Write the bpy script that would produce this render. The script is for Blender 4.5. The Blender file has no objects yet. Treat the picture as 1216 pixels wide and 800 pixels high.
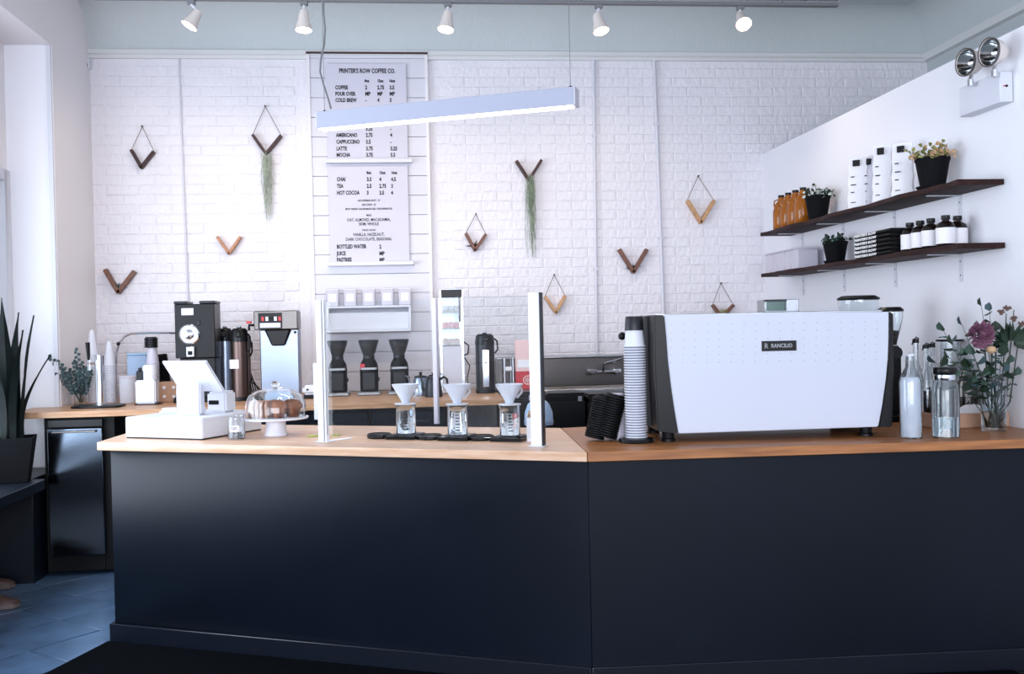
import bpy, bmesh, math, random
from math import pi, sin, cos, radians as R_
from mathutils import Vector as V, Matrix as M
random.seed(7)
SC = bpy.context.scene; C = SC.collection
# ------------------------------------------------------------ camera
FP, YAW, PIT, ROLL, ZC = 1207.27, .1006, -.0106, .0217, 1.39
FW = V((sin(YAW)*cos(PIT), cos(YAW)*cos(PIT), sin(PIT)))
r0 = V((cos(YAW), -sin(YAW), 0)); u0 = r0.cross(FW)
RT = cos(ROLL)*r0 - sin(ROLL)*u0; UP = cos(ROLL)*u0 + sin(ROLL)*r0
cd = bpy.data.cameras.new('camera'); cam = bpy.data.objects.new('camera', cd); C.objects.link(cam)
m = M((RT, UP, -FW)).transposed().to_4x4(); m.translation = (0, 0, ZC); cam.matrix_world = m
cd.sensor_width = 36; cd.lens = 36*FP/1216; cd.clip_start = .05; SC.camera = cam
EYE = V((0, 0, ZC))
def ray(x, y): return FW + RT*(x-608)/FP - UP*(y-400)/FP
def onZ(x, y, z): d = ray(x, y); return EYE + d*((z-ZC)/d.z)
def onY(x, y, Y): d = ray(x, y); return EYE + d*(Y/d.y)
def onX(x, y, X): d = ray(x, y); return EYE + d*(X/d.x)
# ------------------------------------------------------------ world, lights, exposure
W = bpy.data.worlds.new('world'); SC.world = W; W.use_nodes = True
bg = W.node_tree.nodes['Background']; bg.inputs[0].default_value = (.80, .88, 1, 1); bg.inputs[1].default_value = 1.0
def area(name, loc, rot, sx, sy, e, col):
    l = bpy.data.lights.new(name, 'AREA'); l.shape = 'RECTANGLE'; l.size = sx; l.size_y = sy; l.energy = e; l.color = col
    o = bpy.data.objects.new(name, l); C.objects.link(o); o.location = loc; o.rotation_euler = rot; return o
area('shopfront_daylight', (.1, -3.35, 1.9), (R_(90), 0, 0), 4.6, 2.3, 230, (.86, .89, 1))
area('bay_window_daylight', (-2.37, 4.42, 1.55), (R_(90), 0, R_(-90)), 2.7, 1.8, 78, (.76, .86, 1))
area('side_window_daylight', (-2.37, -.85, 1.55), (R_(90), 0, R_(-90)), 3.0, 1.8, 85, (.76, .86, 1))
SC.view_settings.view_transform = 'Standard'; SC.view_settings.look = 'None'
SC.view_settings.gamma = 1; SC.view_settings.use_curve_mapping = False
SC.view_settings.exposure = 0.38
# ------------------------------------------------------------ materials
def lin(c):
    return tuple((v/12.92 if v <= .04045 else ((v+.055)/1.055)**2.4) for v in (x/255 for x in c))
def mat(name, rgb, rough=.5, metal=0, spec=.5, bump=0, bscale=60, trans=0, emit=0, var=0, vscale=8, coat=0, ior=1.45, stretch=None, alpha=1, rgb2=None, dist=.01, det=4):
    mt = bpy.data.materials.new(name); mt.use_nodes = True; nt = mt.node_tree; b = nt.nodes['Principled BSDF']
    c = lin(rgb)+(1,)
    b.inputs['Base Color'].default_value = c; b.inputs['Roughness'].default_value = rough; b.inputs['Metallic'].default_value = metal
    b.inputs['Specular IOR Level'].default_value = spec; b.inputs['Transmission Weight'].default_value = trans; b.inputs['IOR'].default_value = ior
    b.inputs['Coat Weight'].default_value = coat; b.inputs['Alpha'].default_value = alpha
    if emit: b.inputs['Emission Color'].default_value = c; b.inputs['Emission Strength'].default_value = emit
    tc = nt.nodes.new('ShaderNodeTexCoord'); mp = nt.nodes.new('ShaderNodeMapping'); nt.links.new(tc.outputs['Object'], mp.inputs[0])
    if stretch: mp.inputs['Scale'].default_value = stretch
    if var or rgb2:
        n = nt.nodes.new('ShaderNodeTexNoise'); n.inputs['Scale'].default_value = vscale; n.inputs['Detail'].default_value = det; nt.links.new(mp.outputs[0], n.inputs[0])
        cr = nt.nodes.new('ShaderNodeValToRGB'); nt.links.new(n.outputs[0], cr.inputs[0])
        cr.color_ramp.elements[0].position = .35; cr.color_ramp.elements[1].position = .65
        c2 = lin(rgb2) if rgb2 else tuple(x*(1-var) for x in c[:3])
        cr.color_ramp.elements[0].color = c; cr.color_ramp.elements[1].color = tuple(c2)+(1,)
        nt.links.new(cr.outputs[0], b.inputs['Base Color'])
    if bump:
        n = nt.nodes.new('ShaderNodeTexNoise'); n.inputs['Scale'].default_value = bscale; n.inputs['Detail'].default_value = 5; nt.links.new(mp.outputs[0], n.inputs[0])
        bp = nt.nodes.new('ShaderNodeBump'); bp.inputs['Strength'].default_value = bump; bp.inputs['Distance'].default_value = dist
        nt.links.new(n.outputs[0], bp.inputs['Height']); nt.links.new(bp.outputs[0], b.inputs['Normal'])
    return mt
K = {}
K['brick'] = mat('painted_brick', (234, 231, 237), .42, bump=1, bscale=26, var=.04, vscale=3, dist=.010, stretch=(1.3, 1, .8))
K['board'] = mat('painted_plank', (216, 215, 224), .4, bump=.15, bscale=9)
K['wall'] = mat('white_plaster', (240, 240, 246), .5, bump=.06, bscale=20)
K['beige'] = mat('cream_plaster', (236, 232, 234), .55, bump=.08, bscale=20)
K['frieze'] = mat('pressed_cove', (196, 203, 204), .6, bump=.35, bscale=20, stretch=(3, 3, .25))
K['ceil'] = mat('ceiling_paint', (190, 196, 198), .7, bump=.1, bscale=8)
K['corn'] = mat('cornice_paint', (214, 216, 216), .5, bump=.1, bscale=30)
K['white'] = mat('white_plastic', (216, 218, 227), .4)
K['guard'] = mat('acrylic_glass', (246, 250, 252), .0, trans=1, ior=1.28)
K['cupg'] = mat('cup_gap_shade', (128, 132, 148), .6)  # grey body colour stands in for shade between the nested white rims
K['whitem'] = mat('white_enamel', (226, 228, 238), .3)
K['paper'] = mat('white_paper', (238, 236, 240), .7, bump=.05)
K['navy'] = mat('navy_paint', (12, 20, 32), .45, bump=.05, bscale=7, var=.3, vscale=1.3, spec=.2)
K['trimn'] = mat('navy_trim', (14, 20, 31), .35)
K['black'] = mat('black_plastic', (14, 15, 18), .32, spec=.3)
K['blackm'] = mat('matte_black', (11, 12, 14), .6, spec=.25)
K['ink'] = mat('black_ink', (22, 22, 26), .8)
K['dark'] = mat('dark_metal', (40, 41, 45), .35, .4)
K['chrome'] = mat('chrome', (215, 218, 224), .12, 1)
K['door'] = mat('fridge_steel', (92, 102, 114), .13, 1, bump=.02, bscale=40, stretch=(1, 1, 12))
K['steel'] = mat('brushed_steel', (176, 180, 186), .3, 1, bump=.1, bscale=40, stretch=(1, 1, 12))
K['steeld'] = mat('dark_brushed_steel', (112, 108, 106), .3, 1, bump=.08, bscale=40, stretch=(1, 1, 10))
K['steelb'] = mat('satin_steel', (150, 162, 180), .3, .85, bump=.04, bscale=10)
K['glass'] = mat('clear_glass', (245, 250, 252), .0, trans=1, ior=1.45)
K['gdark'] = mat('smoked_glass', (120, 128, 132), .05, trans=.85)
K['ggreen'] = mat('green_glass', (120, 150, 140), .08, trans=.7)
K['water'] = mat('water', (225, 235, 240), .0, trans=1, ior=1.33)
K['amber'] = mat('amber_glass', (190, 112, 28), .15, trans=.35, var=.3, vscale=20)
K['brown'] = mat('brown_glass', (28, 18, 16), .12)
K['oak'] = mat('butcher_block', (198, 158, 122), .38, rgb2=(168, 122, 86), vscale=5, stretch=(1, 9, 9), bump=.05, bscale=30)
K['oakl'] = mat('pale_butcher_block', (222, 188, 162), .38, rgb2=(202, 160, 128), vscale=5, stretch=(1, 9, 9), bump=.05, bscale=30)
K['oakd'] = mat('oiled_butcher_block', (176, 116, 68), .38, rgb2=(132, 82, 46), vscale=4, stretch=(.7, 9, 9), bump=.05, bscale=30)
K['walnut'] = mat('dark_live_edge_wood', (58, 32, 28), .6, spec=.2, rgb2=(34, 20, 20), vscale=9, stretch=(8, 1, 8), bump=.3, bscale=30)
K['tan'] = mat('tan_wood', (206, 160, 116), .5, var=.25, vscale=40)
K['tan2'] = mat('honey_wood', (196, 140, 106), .5, var=.25, vscale=40)
K['wd'] = mat('dark_stained_wood', (66, 38, 36), .5, var=.3, vscale=40)
K['wm'] = mat('brown_wood', (124, 84, 68), .5, var=.3, vscale=40)
K['cord'] = mat('cotton_cord', (120, 104, 92), .9)
K['rope'] = mat('cable_grey', (120, 122, 124), .6)
K['moss'] = mat('spanish_moss', (168, 182, 158), .8, var=.4, vscale=30)
K['moss2'] = mat('pale_moss', (200, 208, 190), .8, var=.3, vscale=30)
K['leafd'] = mat('dark_leaf', (34, 56, 40), .5, var=.4, vscale=20)
K['leaf'] = mat('eucalyptus_leaf', (78, 104, 92), .55, var=.4, vscale=25)
K['leafb'] = mat('blue_eucalyptus_leaf', (66, 92, 96), .55, var=.4, vscale=25)
K['leafy'] = mat('yellow_green_leaf', (158, 156, 96), .55, var=.4, vscale=25)
K['leafs'] = mat('snake_plant_leaf', (14, 26, 26), .55, var=.5, vscale=14, spec=.2)
K['leafw'] = mat('white_edged_leaf', (206, 214, 204), .5)
K['purple'] = mat('purple_petal', (108, 70, 98), .6, rgb2=(150, 104, 122), vscale=20)
K['cream'] = mat('cream_petal', (196, 160, 122), .6)
K['thist'] = mat('dried_seed_head', (116, 92, 84), .8)
K['pot'] = mat('black_pot', (9, 10, 14), .7, spec=.15)
K['panelw'] = mat('machine_white', (200, 204, 217), .35)
K['menu'] = mat('menu_sheet', (208, 206, 218), .6)
K['soil'] = mat('soil', (34, 26, 22), .9, bump=.5)
K['tile'] = mat('slate_tile', (86, 112, 144), .25, bump=.15, bscale=7, var=.35, vscale=4, spec=.6)
K['floor'] = mat('dark_grout', (14, 17, 22), .8)
K['mat'] = mat('black_carpet', (6, 9, 14), .95, spec=.05, bump=.8, bscale=250)
K['bronze'] = mat('bronze_metal', (92, 76, 72), .3, .9, bump=.05, bscale=30, stretch=(1, 1, .1))
K['card'] = mat('brown_card', (190, 150, 124), .7)
K['coffee'] = mat('coffee_beans', (44, 26, 20), .6, bump=.8, bscale=150)
K['pastry'] = mat('baked_pastry', (184, 112, 72), .7, rgb2=(120, 62, 40), vscale=25, bump=.4, bscale=60)
K['cake'] = mat('pale_cake', (228, 190, 168), .7, rgb2=(186, 126, 100), vscale=25)
K['red'] = mat('red_print', (196, 60, 66), .5)
K['pink'] = mat('pink_print', (236, 200, 198), .5)
K['blue'] = mat('pale_blue_plastic', (150, 186, 214), .3)
K['pblue'] = mat('frosted_blue_plastic', (170, 196, 228), .25, trans=.3)
K['frost'] = mat('frosted_plastic', (226, 222, 236), .35, trans=.25)
K['green'] = mat('green_scrap', (170, 186, 90), .6)
K['mirror'] = mat('lamp_reflector', (200, 204, 206), .12, 1)
K['lampc'] = mat('lamp_housing', (226, 216, 210), .4)
K['glow'] = mat('warm_lamp', (255, 226, 196), .5, emit=14)
K['tube'] = mat('led_diffuser', (255, 250, 244), .5, emit=2.6)
K['lamph'] = mat('pendant_enamel', (168, 172, 190), .5)
K['shoe'] = mat('brown_leather', (72, 50, 46), .5)
K['sole'] = mat('shoe_sole', (110, 96, 92), .6)
K['street'] = mat('street_dusk', (96, 100, 110), .6, var=.6, vscale=3)
K['silver'] = mat('logo_silver', (150, 152, 156), .4, .6)
K['label'] = mat('label_grey', (206, 204, 214), .6)
K['fleck'] = mat('white_fleck', (236, 236, 236), .7)
# ------------------------------------------------------------ mesh builder
class MB:
    def __init__(s): s.v = []; s.f = []; s.T = M.Identity(4)
    def at(s, x=0, y=0, z=0, rz=0, rx=0, ry=0):
        s.T = M.Translation((x, y, z)) @ M.Rotation(rz, 4, 'Z') @ M.Rotation(ry, 4, 'Y') @ M.Rotation(rx, 4, 'X'); return s
    def add(s, vs, fs):
        n = len(s.v); s.v += [tuple(s.T @ V(v)) for v in vs]; s.f += [tuple(i+n for i in f) for f in fs]; return s
    def box(s, a, b, c, d, e, f):
        return s.add([(a, c, e), (b, c, e), (b, d, e), (a, d, e), (a, c, f), (b, c, f), (b, d, f), (a, d, f)],
                     [(3, 2, 1, 0), (4, 5, 6, 7), (0, 1, 5, 4), (1, 2, 6, 5), (2, 3, 7, 6), (3, 0, 4, 7)])
    def prism(s, poly, z0, z1, ax='Z'):      # poly counter-clockwise in the plane; ax Y: poly is (x,z); ax X: poly is (y,z)
        n = len(poly)
        def p(q, h): return (q[0], q[1], h) if ax == 'Z' else ((q[0], h, q[1]) if ax == 'Y' else (h, q[0], q[1]))
        vs = [p(q, z0) for q in poly]+[p(q, z1) for q in poly]
        return s.add(vs, [tuple(range(n-1, -1, -1)), tuple(range(n, 2*n))]+[(i, (i+1) % n, n+(i+1) % n, n+i) for i in range(n)])
    def lathe(s, prof, seg=24, c=(0, 0, 0), cap=True):
        vs = []; fs = []
        for r, z in prof: vs += [(c[0]+r*cos(2*pi*k/seg), c[1]+r*sin(2*pi*k/seg), c[2]+z) for k in range(seg)]
        for i in range(len(prof)-1):
            for k in range(seg): fs.append((i*seg+k, i*seg+(k+1) % seg, (i+1)*seg+(k+1) % seg, (i+1)*seg+k))
        if cap and prof[0][0] > 1e-5: fs.append(tuple(range(seg-1, -1, -1)))
        if cap and prof[-1][0] > 1e-5: fs.append(tuple(range((len(prof)-1)*seg, len(prof)*seg)))
        return s.add(vs, fs)
    def hollow(s, prof, t, seg=24, c=(0, 0, 0)):   # open-topped shell from outer profile
        inn = [(max(r-t, 0), z) for r, z in prof]; inn[0] = (inn[0][0], inn[0][1]+t)
        return s.lathe([(0, prof[0][1])]+prof+inn[::-1]+[(0, inn[0][1])], seg, c)
    def tube(s, pts, r, seg=8):
        pts = [V(p) for p in pts]; n = len(pts); vs = []; fs = []; up = V((0, 0, 1))
        for i, p in enumerate(pts):
            t = (pts[min(i+1, n-1)]-pts[max(i-1, 0)]).normalized()
            if i == 0:
                a = t.cross(up if abs(t.z) < .9 else V((1, 0, 0))).normalized()
            else: a = (a-t*a.dot(t)).normalized()
            b = t.cross(a); rr = r[i] if isinstance(r, (list, tuple)) else r
            vs += [tuple(p+rr*(a*cos(2*pi*k/seg)+b*sin(2*pi*k/seg))) for k in range(seg)]
        for i in range(n-1):
            for k in range(seg): fs.append((i*seg+k, i*seg+(k+1) % seg, (i+1)*seg+(k+1) % seg, (i+1)*seg+k))
        fs += [tuple(range(seg-1, -1, -1)), tuple(range((n-1)*seg, n*seg))]
        return s.add(vs, fs)
    def ball(s, x, y, z, r, sz=1, seg=12, n=8):
        return s.lathe([(r*sin(pi*k/n), -r*sz*cos(pi*k/n)) for k in range(n+1)], seg, (x, y, z))
    def leaf(s, p, d, w, l, bend=.15, n=V((0, -1, 0))):
        p = V(p); d = V(d).normalized(); a = d.cross(n)
        if a.length < .05: a = d.cross(V((1, 0, 0)))
        a.normalize(); nn = a.cross(d)
        vs = [p, p+d*l*.3-a*w*.5+nn*bend*w, p+d*l*.3, p+d*l*.3+a*w*.5+nn*bend*w, p+d*l*.7-a*w*.42+nn*bend*w, p+d*l*.7, p+d*l*.7+a*w*.42+nn*bend*w, p+d*l]
        return s.add([tuple(x) for x in vs], [(0, 2, 1), (0, 3, 2), (1, 2, 5, 4), (2, 3, 6, 5), (4, 5, 7), (5, 6, 7)])
    def mesh(s, name, mt, bev=0, seg=1):
        me = bpy.data.meshes.new(name); me.from_pydata(s.v, [], s.f); me.materials.append(K[mt] if isinstance(mt, str) else mt)
        bm = bmesh.new(); bm.from_mesh(me)
        bmesh.ops.remove_doubles(bm, verts=bm.verts, dist=1e-6)
        if bev:
            es = [e for e in bm.edges if len(e.link_faces) == 2 and e.calc_face_angle(0) > .6]
            bmesh.ops.bevel(bm, geom=es, offset=bev, segments=seg, affect='EDGES', clamp_overlap=True)
        bmesh.ops.recalc_face_normals(bm, faces=bm.faces)
        bm.to_mesh(me); bm.free()
        me.polygons.foreach_set('use_smooth', [True]*len(me.polygons)); me.set_sharp_from_angle(angle=R_(38)); me.update()
        return me
    def build(s, name, mt, parent=None, bev=0, seg=1):
        o = bpy.data.objects.new(name, s.mesh(name, mt, bev, seg)); C.objects.link(o)
        if parent: o.parent = parent
        return o
def thing(name, label, cat, loc=(0, 0, 0), rz=0, group=None):
    o = bpy.data.objects.new(name, None); C.objects.link(o); o.empty_display_size = .05
    o.location = loc; o.rotation_euler = (0, 0, rz); o['label'] = label; o['category'] = cat
    if group: o['group'] = group
    return o
def tag(o, label, cat, group=None, kind=None, loc=None, rz=None):
    o['label'] = label; o['category'] = cat
    if group: o['group'] = group
    if kind: o['kind'] = kind
    if loc: o.location = loc
    if rz is not None: o.rotation_euler = (0, 0, rz)
    return o
def st(o, label=None):
    o['kind'] = 'structure'
    if label: o['label'] = label
    return o
def dup(o, loc=None, rz=None, label=None, group=None, parent=None):
    c = o.copy(); C.objects.link(c); c.parent = parent
    for ch in list(o.children): dup(ch, parent=c)
    if loc is not None: c.location = loc
    if rz is not None: c.rotation_euler = (0, 0, rz)
    if label: c['label'] = label
    if group: c['group'] = group
    return c
fonts = {}
def text(s, size, mt, parent, loc, rot=(pi/2, 0, 0), sx=1, align='LEFT', depth=.0004, name='lettering', bold=0):
    cu = bpy.data.curves.new(name, 'FONT'); cu.body = s; cu.size = size; cu.extrude = depth; cu.align_x = align; cu.resolution_u = 2; cu.offset = bold
    t = bpy.data.objects.new(name, cu); C.objects.link(t)
    me = bpy.data.meshes.new_from_object(t.evaluated_get(bpy.context.evaluated_depsgraph_get()))
    bpy.data.objects.remove(t); me.materials.clear(); me.materials.append(K[mt])
    for v in me.vertices: v.co.x *= sx
    o = bpy.data.objects.new(name, me); C.objects.link(o); o.parent = parent; o.location = loc; o.rotation_euler = rot
    return o
def L(*a): return a
# ------------------------------------------------------------ dimensions of the place
WY = 7.183; XL = -2.12; YJ = 6.44; XJ = -2.395; XR = 2.583; XS = 3.85; CEIL = 3.6; HC = .91; HB = .96
YF = -3.4
# ------------------------------------------------------------ setting
st(MB().box(-3.6, 4.2, YF, WY+.25, -.06, 0).build('floor', 'floor'), 'dark floor under slate tiles')
FL = bpy.data.objects['floor']
ud = V((.65, .76, 0)).normalized(); vd = V((-.76, .65, 0)).normalized()
o0 = V((-1.469, 4.924, 0))
tm = [MB().box(0.003, .677, .003, .337, 0, .008+.0006*k).mesh('tile', 'tile', .002) for k in range(3)]
for i in range(-6, 9):
    for j in range(-6, 9):
        off = {0: 0, 1: 0, -1: -.35, 2: .3}.get(j, (j % 2)*.34)
        c = o0+ud*(i*.68+off)+vd*(j*.34); cc = c+ud*.34+vd*.17
        if cc.x < -3.0 or cc.x > -1.15 or cc.y < 3.6 or cc.y > 6.6: continue
        if any((c+ud*a+vd*b).x < -3.5 for a in (0, .68) for b in (0, .34)): continue
        t = bpy.data.objects.new('tile', random.choice(tm)); C.objects.link(t); t.parent = FL
        t.location = c; t.rotation_euler = (0, 0, math.atan2(ud.y, ud.x))
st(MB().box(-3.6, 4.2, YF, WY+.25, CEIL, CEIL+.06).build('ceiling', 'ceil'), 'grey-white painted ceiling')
# back wall: mortar plane, bricks, cornice, cove
bw = st(MB().box(-2.9, 4.2, WY, WY+.22, 0, CEIL).build('wall_back', 'brick'), 'white painted brick wall behind the bar')
bms = []
for k in range(8):
    q = [random.uniform(-.0016, .0016) for _ in range(8)]; L0, H0, d = .2130, .0676, .0032; e = .007
    vs = [(0, 0, 0), (L0, 0, 0), (L0, 0, H0), (0, 0, H0),
          (e+abs(q[0]), -d+q[1], e+abs(q[2])), (L0-e-abs(q[3]), -d+q[4], e+abs(q[5])), (L0-e-abs(q[6]), -d+q[7], H0-e-abs(q[1])), (e+abs(q[4]), -d+q[3], H0-e-abs(q[0]))]
    bms.append((vs, [(4, 5, 6, 7), (0, 1, 5, 4), (1, 2, 6, 5), (2, 3, 7, 6), (3, 0, 4, 7)]))
bmesh_d = [MB().add(v, f).mesh('brick', 'brick') for v, f in bms]
for me in bmesh_d: me.polygons.foreach_set('use_smooth', [False]*len(me.polygons))
bl = []
BX0, BX1 = -.70, .165            # plank panel keeps the bricks out
for r in range(36):
    z = .92+r*.0677
    if z+.067 > 3.27: break
    for k in range(-11, 19):
        x = k*.214+(r % 2)*.107
        if x < XL-.06 or x+.21 > XS: continue
        if x+.211 > BX0 and x < BX1: continue
        bl.append((x, z))
bl.sort(key=lambda p: (p[0]-.9)**2*.35+(p[1]-2.2)**2)
rest = MB()
for n, (x, z) in enumerate(bl):
    k = random.randrange(8); dy = random.uniform(-.0015, .0015)
    if n < 300:
        b = bpy.data.objects.new('brick', bmesh_d[k]); C.objects.link(b); b.parent = bw; b.location = (x, WY+dy, z)
    else: rest.at(x, WY+dy, z).add(*bms[k])
o = rest.build('brick_field', 'brick', bw); o['kind'] = 'stuff'; o.data.polygons.foreach_set('use_smooth', [False]*len(o.data.polygons))
def run(prof, x0, x1, name, mt, parent=None):      # profile in (y,z) swept along X
    return MB().prism(prof, x0, x1, 'X').build(name, mt, parent)
zc = 3.27
st(run([(WY, zc), (WY-.025, zc), (WY-.03, zc+.02), (WY-.045, zc+.028), (WY-.045, zc+.055), (WY, zc+.06)], XL, XS, 'trim_1', 'corn'), 'moulding along the top of the brick wall')
cp = [(WY, zc+.06)]+[(WY-.03-.25*(1-cos(a*pi/16)), zc+.06+.27*sin(a*pi/16)) for a in range(9)]+[(WY, CEIL)]
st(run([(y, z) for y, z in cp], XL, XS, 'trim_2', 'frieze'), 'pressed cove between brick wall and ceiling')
st(MB().prism([(XS, zc+.06), (XS-.045, zc+.055), (XS-.04, zc+.005), (XS, zc)], YF, WY, 'Y').build('trim_3', 'corn'))
cps = [(XS, zc+.06)]+[(XS-.03-.25*(1-cos(a*pi/16)), zc+.06+.27*sin(a*pi/16)) for a in range(9)]+[(XS, CEIL)]
st(MB().prism(cps, YF, WY, 'Y').build('trim_4', 'frieze'))
# left wall with window bay
zso = 3.153
wl = MB(); wl.box(XJ-.25, XL, YJ, WY, 0, CEIL); wl.box(XJ-.25, XL, YF, YJ, zso, CEIL)
st(wl.build('wall_left', 'beige'), 'cream pier and header beside the window bay')
zw0 = .70; zw1 = onX(3, 201, XJ).z
jb = MB().box(XJ, XL-.004, YJ-.012, YJ, .6, zso).build('trim_5', 'wall'); st(jb, 'white jamb panel of the window bay')
st(MB().box(XL-.03, XL-.004, YJ-.024, YJ-.012, .6, zso-.004).build('trim_8', 'white'))
st(MB().box(XJ-.2, XJ, YF, YJ, zw1, zso).build('wall_bay', 'beige'), 'cream wall above the window')
wf = st(MB().box(XJ-.08, XJ+.018, YJ-.10, YJ-.012, zw0, zw1).box(XJ-.08, XJ+.018, 0, YJ-.10, zw1-.07, zw1).build('window_1', 'white', bev=.004), 'white framed shop window in the bay')
MB().box(XJ-.04, XJ-.034, 5.62, YJ-.10, zw0, zw1-.07).build('pane', 'glass', wf)
MB().box(XJ-.06, XJ-.02, 5.55, 5.62, zw0, zw1-.07).build('mullion', 'dark', wf)
zl = .592
wl2 = MB().box(XJ-.2, -2.05, .2, 5.93, zl-.06, zl).box(XJ-.2, -2.32, .2, 5.93, 0, zl-.06).box(XJ-.2, XL, 5.93, YJ, 0, zl)
st(wl2.build('window_ledge', 'trimn', bev=.004), 'dark window seat ledge')
st(MB().box(XJ-.2, XJ, YF, YJ, 0, zw0).build('wall_bay_lower', 'wall'))
st(MB().box(XJ-.2, XJ+.03, .75, 2.95, zl+.001, zso-.001).build('added_pier', 'wall'), 'added unseen white pier masking window glare between the bay windows')  # unseen, added to keep the window reflection off the guard glass
# partition at right and side wall
st(MB().box(XR, XR+.12, -1, WY-.002, 0, 2.60).build('wall_right', 'wall'), 'white partition wall holding the shelves')
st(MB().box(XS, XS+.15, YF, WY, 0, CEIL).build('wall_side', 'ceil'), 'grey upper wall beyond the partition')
wfm = MB().box(-2.6, -2.1, YF-.15, YF, 0, CEIL).box(2.5, 4.0, YF-.15, YF, 0, CEIL).box(-2.1, 2.5, YF-.15, YF, 2.85, CEIL).box(-2.1, 2.5, YF-.15, YF, 0, .28)
st(wfm.build('wall_front', 'beige'))
# ------------------------------------------------------------ plank panel behind menu
pp = thing('menu_backboard', 'tall white shiplap panel on the brick wall behind the menu boards', 'wall panel')
xa = onY(369, 200, WY).x; xb = onY(509, 200, WY).x
MB().box(xa+.01, xb-.01, WY-.012, WY-.0075, HB, 3.30).build('backing', 'board', pp)
z = HB; k = 0
while z < 3.29:
    h = .136; z2 = min(z+h, 3.30); MB().box(xa, xb, WY-.034, WY-.012, z+.0015, z2-.0015).build('plank', 'board', pp, bev=.0015); z = z2; k += 1
for x in (xa-.008, xb-.012): MB().box(x, x+.02, WY-.045, WY-.0075, HB, 3.305).build('edge_strip', 'beige', pp)
MB().box(xa-.01, xb+.01, WY-.055, WY-.03, 3.30, 3.312).build('top_strip', 'wd', pp)
# menu boards with lettering
YB = WY-.055
def board(name, label, px0, px1, py0, py1):
    a = onY(px0, py1, YB); b = onY(px1, py0, YB)
    t = thing(name, label, 'menu board', (a.x, YB, a.z), group=None)
    w = b.x-a.x; h = b.z-a.z
    MB().box(0, w, 0, .012, 0, h).build('panel', 'menu', t, bev=.001)
    MB().box(-.012, w+.03, -.035, .02, -.03, -.001).build('ledge', 'white', t, bev=.003)
    return t, a, w, h
t, a, w, h = board('menu_board', "upper white menu board headed PRINTER'S ROW COFFEE CO.", 389, 482, 76, 189)
s_ = YB/1207.3*1.005
def put(t, a, s, px, py, sz, sx=.8, al='LEFT', bold=.0014):
    p = onY(px, py, YB); text(s, sz, 'ink', t, (p.x-a.x, -.0012, p.z-a.z), sx=sx, align=al, bold=bold)
put(t, a, "PRINTER'S ROW COFFEE CO.", 402.5, 86.5, .043, .69)
for x, s in ((433, '8oz'), (448, '12oz'), (462, '16oz')): put(t, a, s, x, 97.5, .026)
for y, nm, c in ((106, 'COFFEE', ('2', '2.75', '3.5')), (113.5, 'POUR OVER', ('MP', 'MP', 'MP')), (121, 'COLD BREW', ('-', '4', '5')), (155, '', ('3.25', '', '-')),
                 (162.5, 'AMERICANO', ('2.75', '', '4')), (170.5, 'CAPPUCCINO', ('3.5', '', '-')), (178.5, 'LATTE', ('3.75', '', '5.25')), (186, 'MOCHA', ('3.75', '', '5.5'))):
    if nm: put(t, a, nm, 398+(y-103)*.02, y, .037, .68)
    for x, s in zip((433.5, 448, 462.5), c):
        if s: put(t, a, s, x+(y-103)*.015, y, .037, .75)
t, a, w, h = board('menu_board', 'lower white menu board listing chai, tea, milks, syrups and pastries', 392, 484, 197, 311)
for x, s in ((435.5, '8oz'), (450.5, '12oz'), (464.5, '16oz')): put(t, a, s, x, 206.5, .026)
for y, nm, c in ((215, 'CHAI', ('3.5', '4', '4.5')), (223, 'TEA', ('2.5', '2.75', '3')), (231, 'HOT COCOA', ('3', '3.5', '4')), (295, 'BOTTLED WATER', ('', '2', '')), (303, 'JUICE', ('', 'MP', '')), (310.5, 'PASTRIES', ('', 'MP', ''))):
    put(t, a, nm, 400, y, .037, .68)
    for x, s in zip((435.5, 450.5, 464.5), c):
        if s: put(t, a, s, x, y, .037, .75)
for y, s, z in ((239, 'ADD ESPRESSO SHOT  .75', .018), (244, 'ADD SYRUP  .50', .018), (249, 'MOST DRINKS CAN BE MADE ICED / DECAFFEINATED', .018), (256.5, 'MILKS', .018), (262.5, 'OAT, ALMOND, MACADAMIA,', .030), (267.5, 'SKIM, WHOLE', .030),
                (274, 'SYRUPS / SAUCES', .016), (280, 'VANILLA, HAZELNUT,', .030), (285.5, 'DARK CHOCOLATE, SEASONAL', .030)):
    put(t, a, s, 438, y, z, .74, 'CENTER', .0004)
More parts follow.
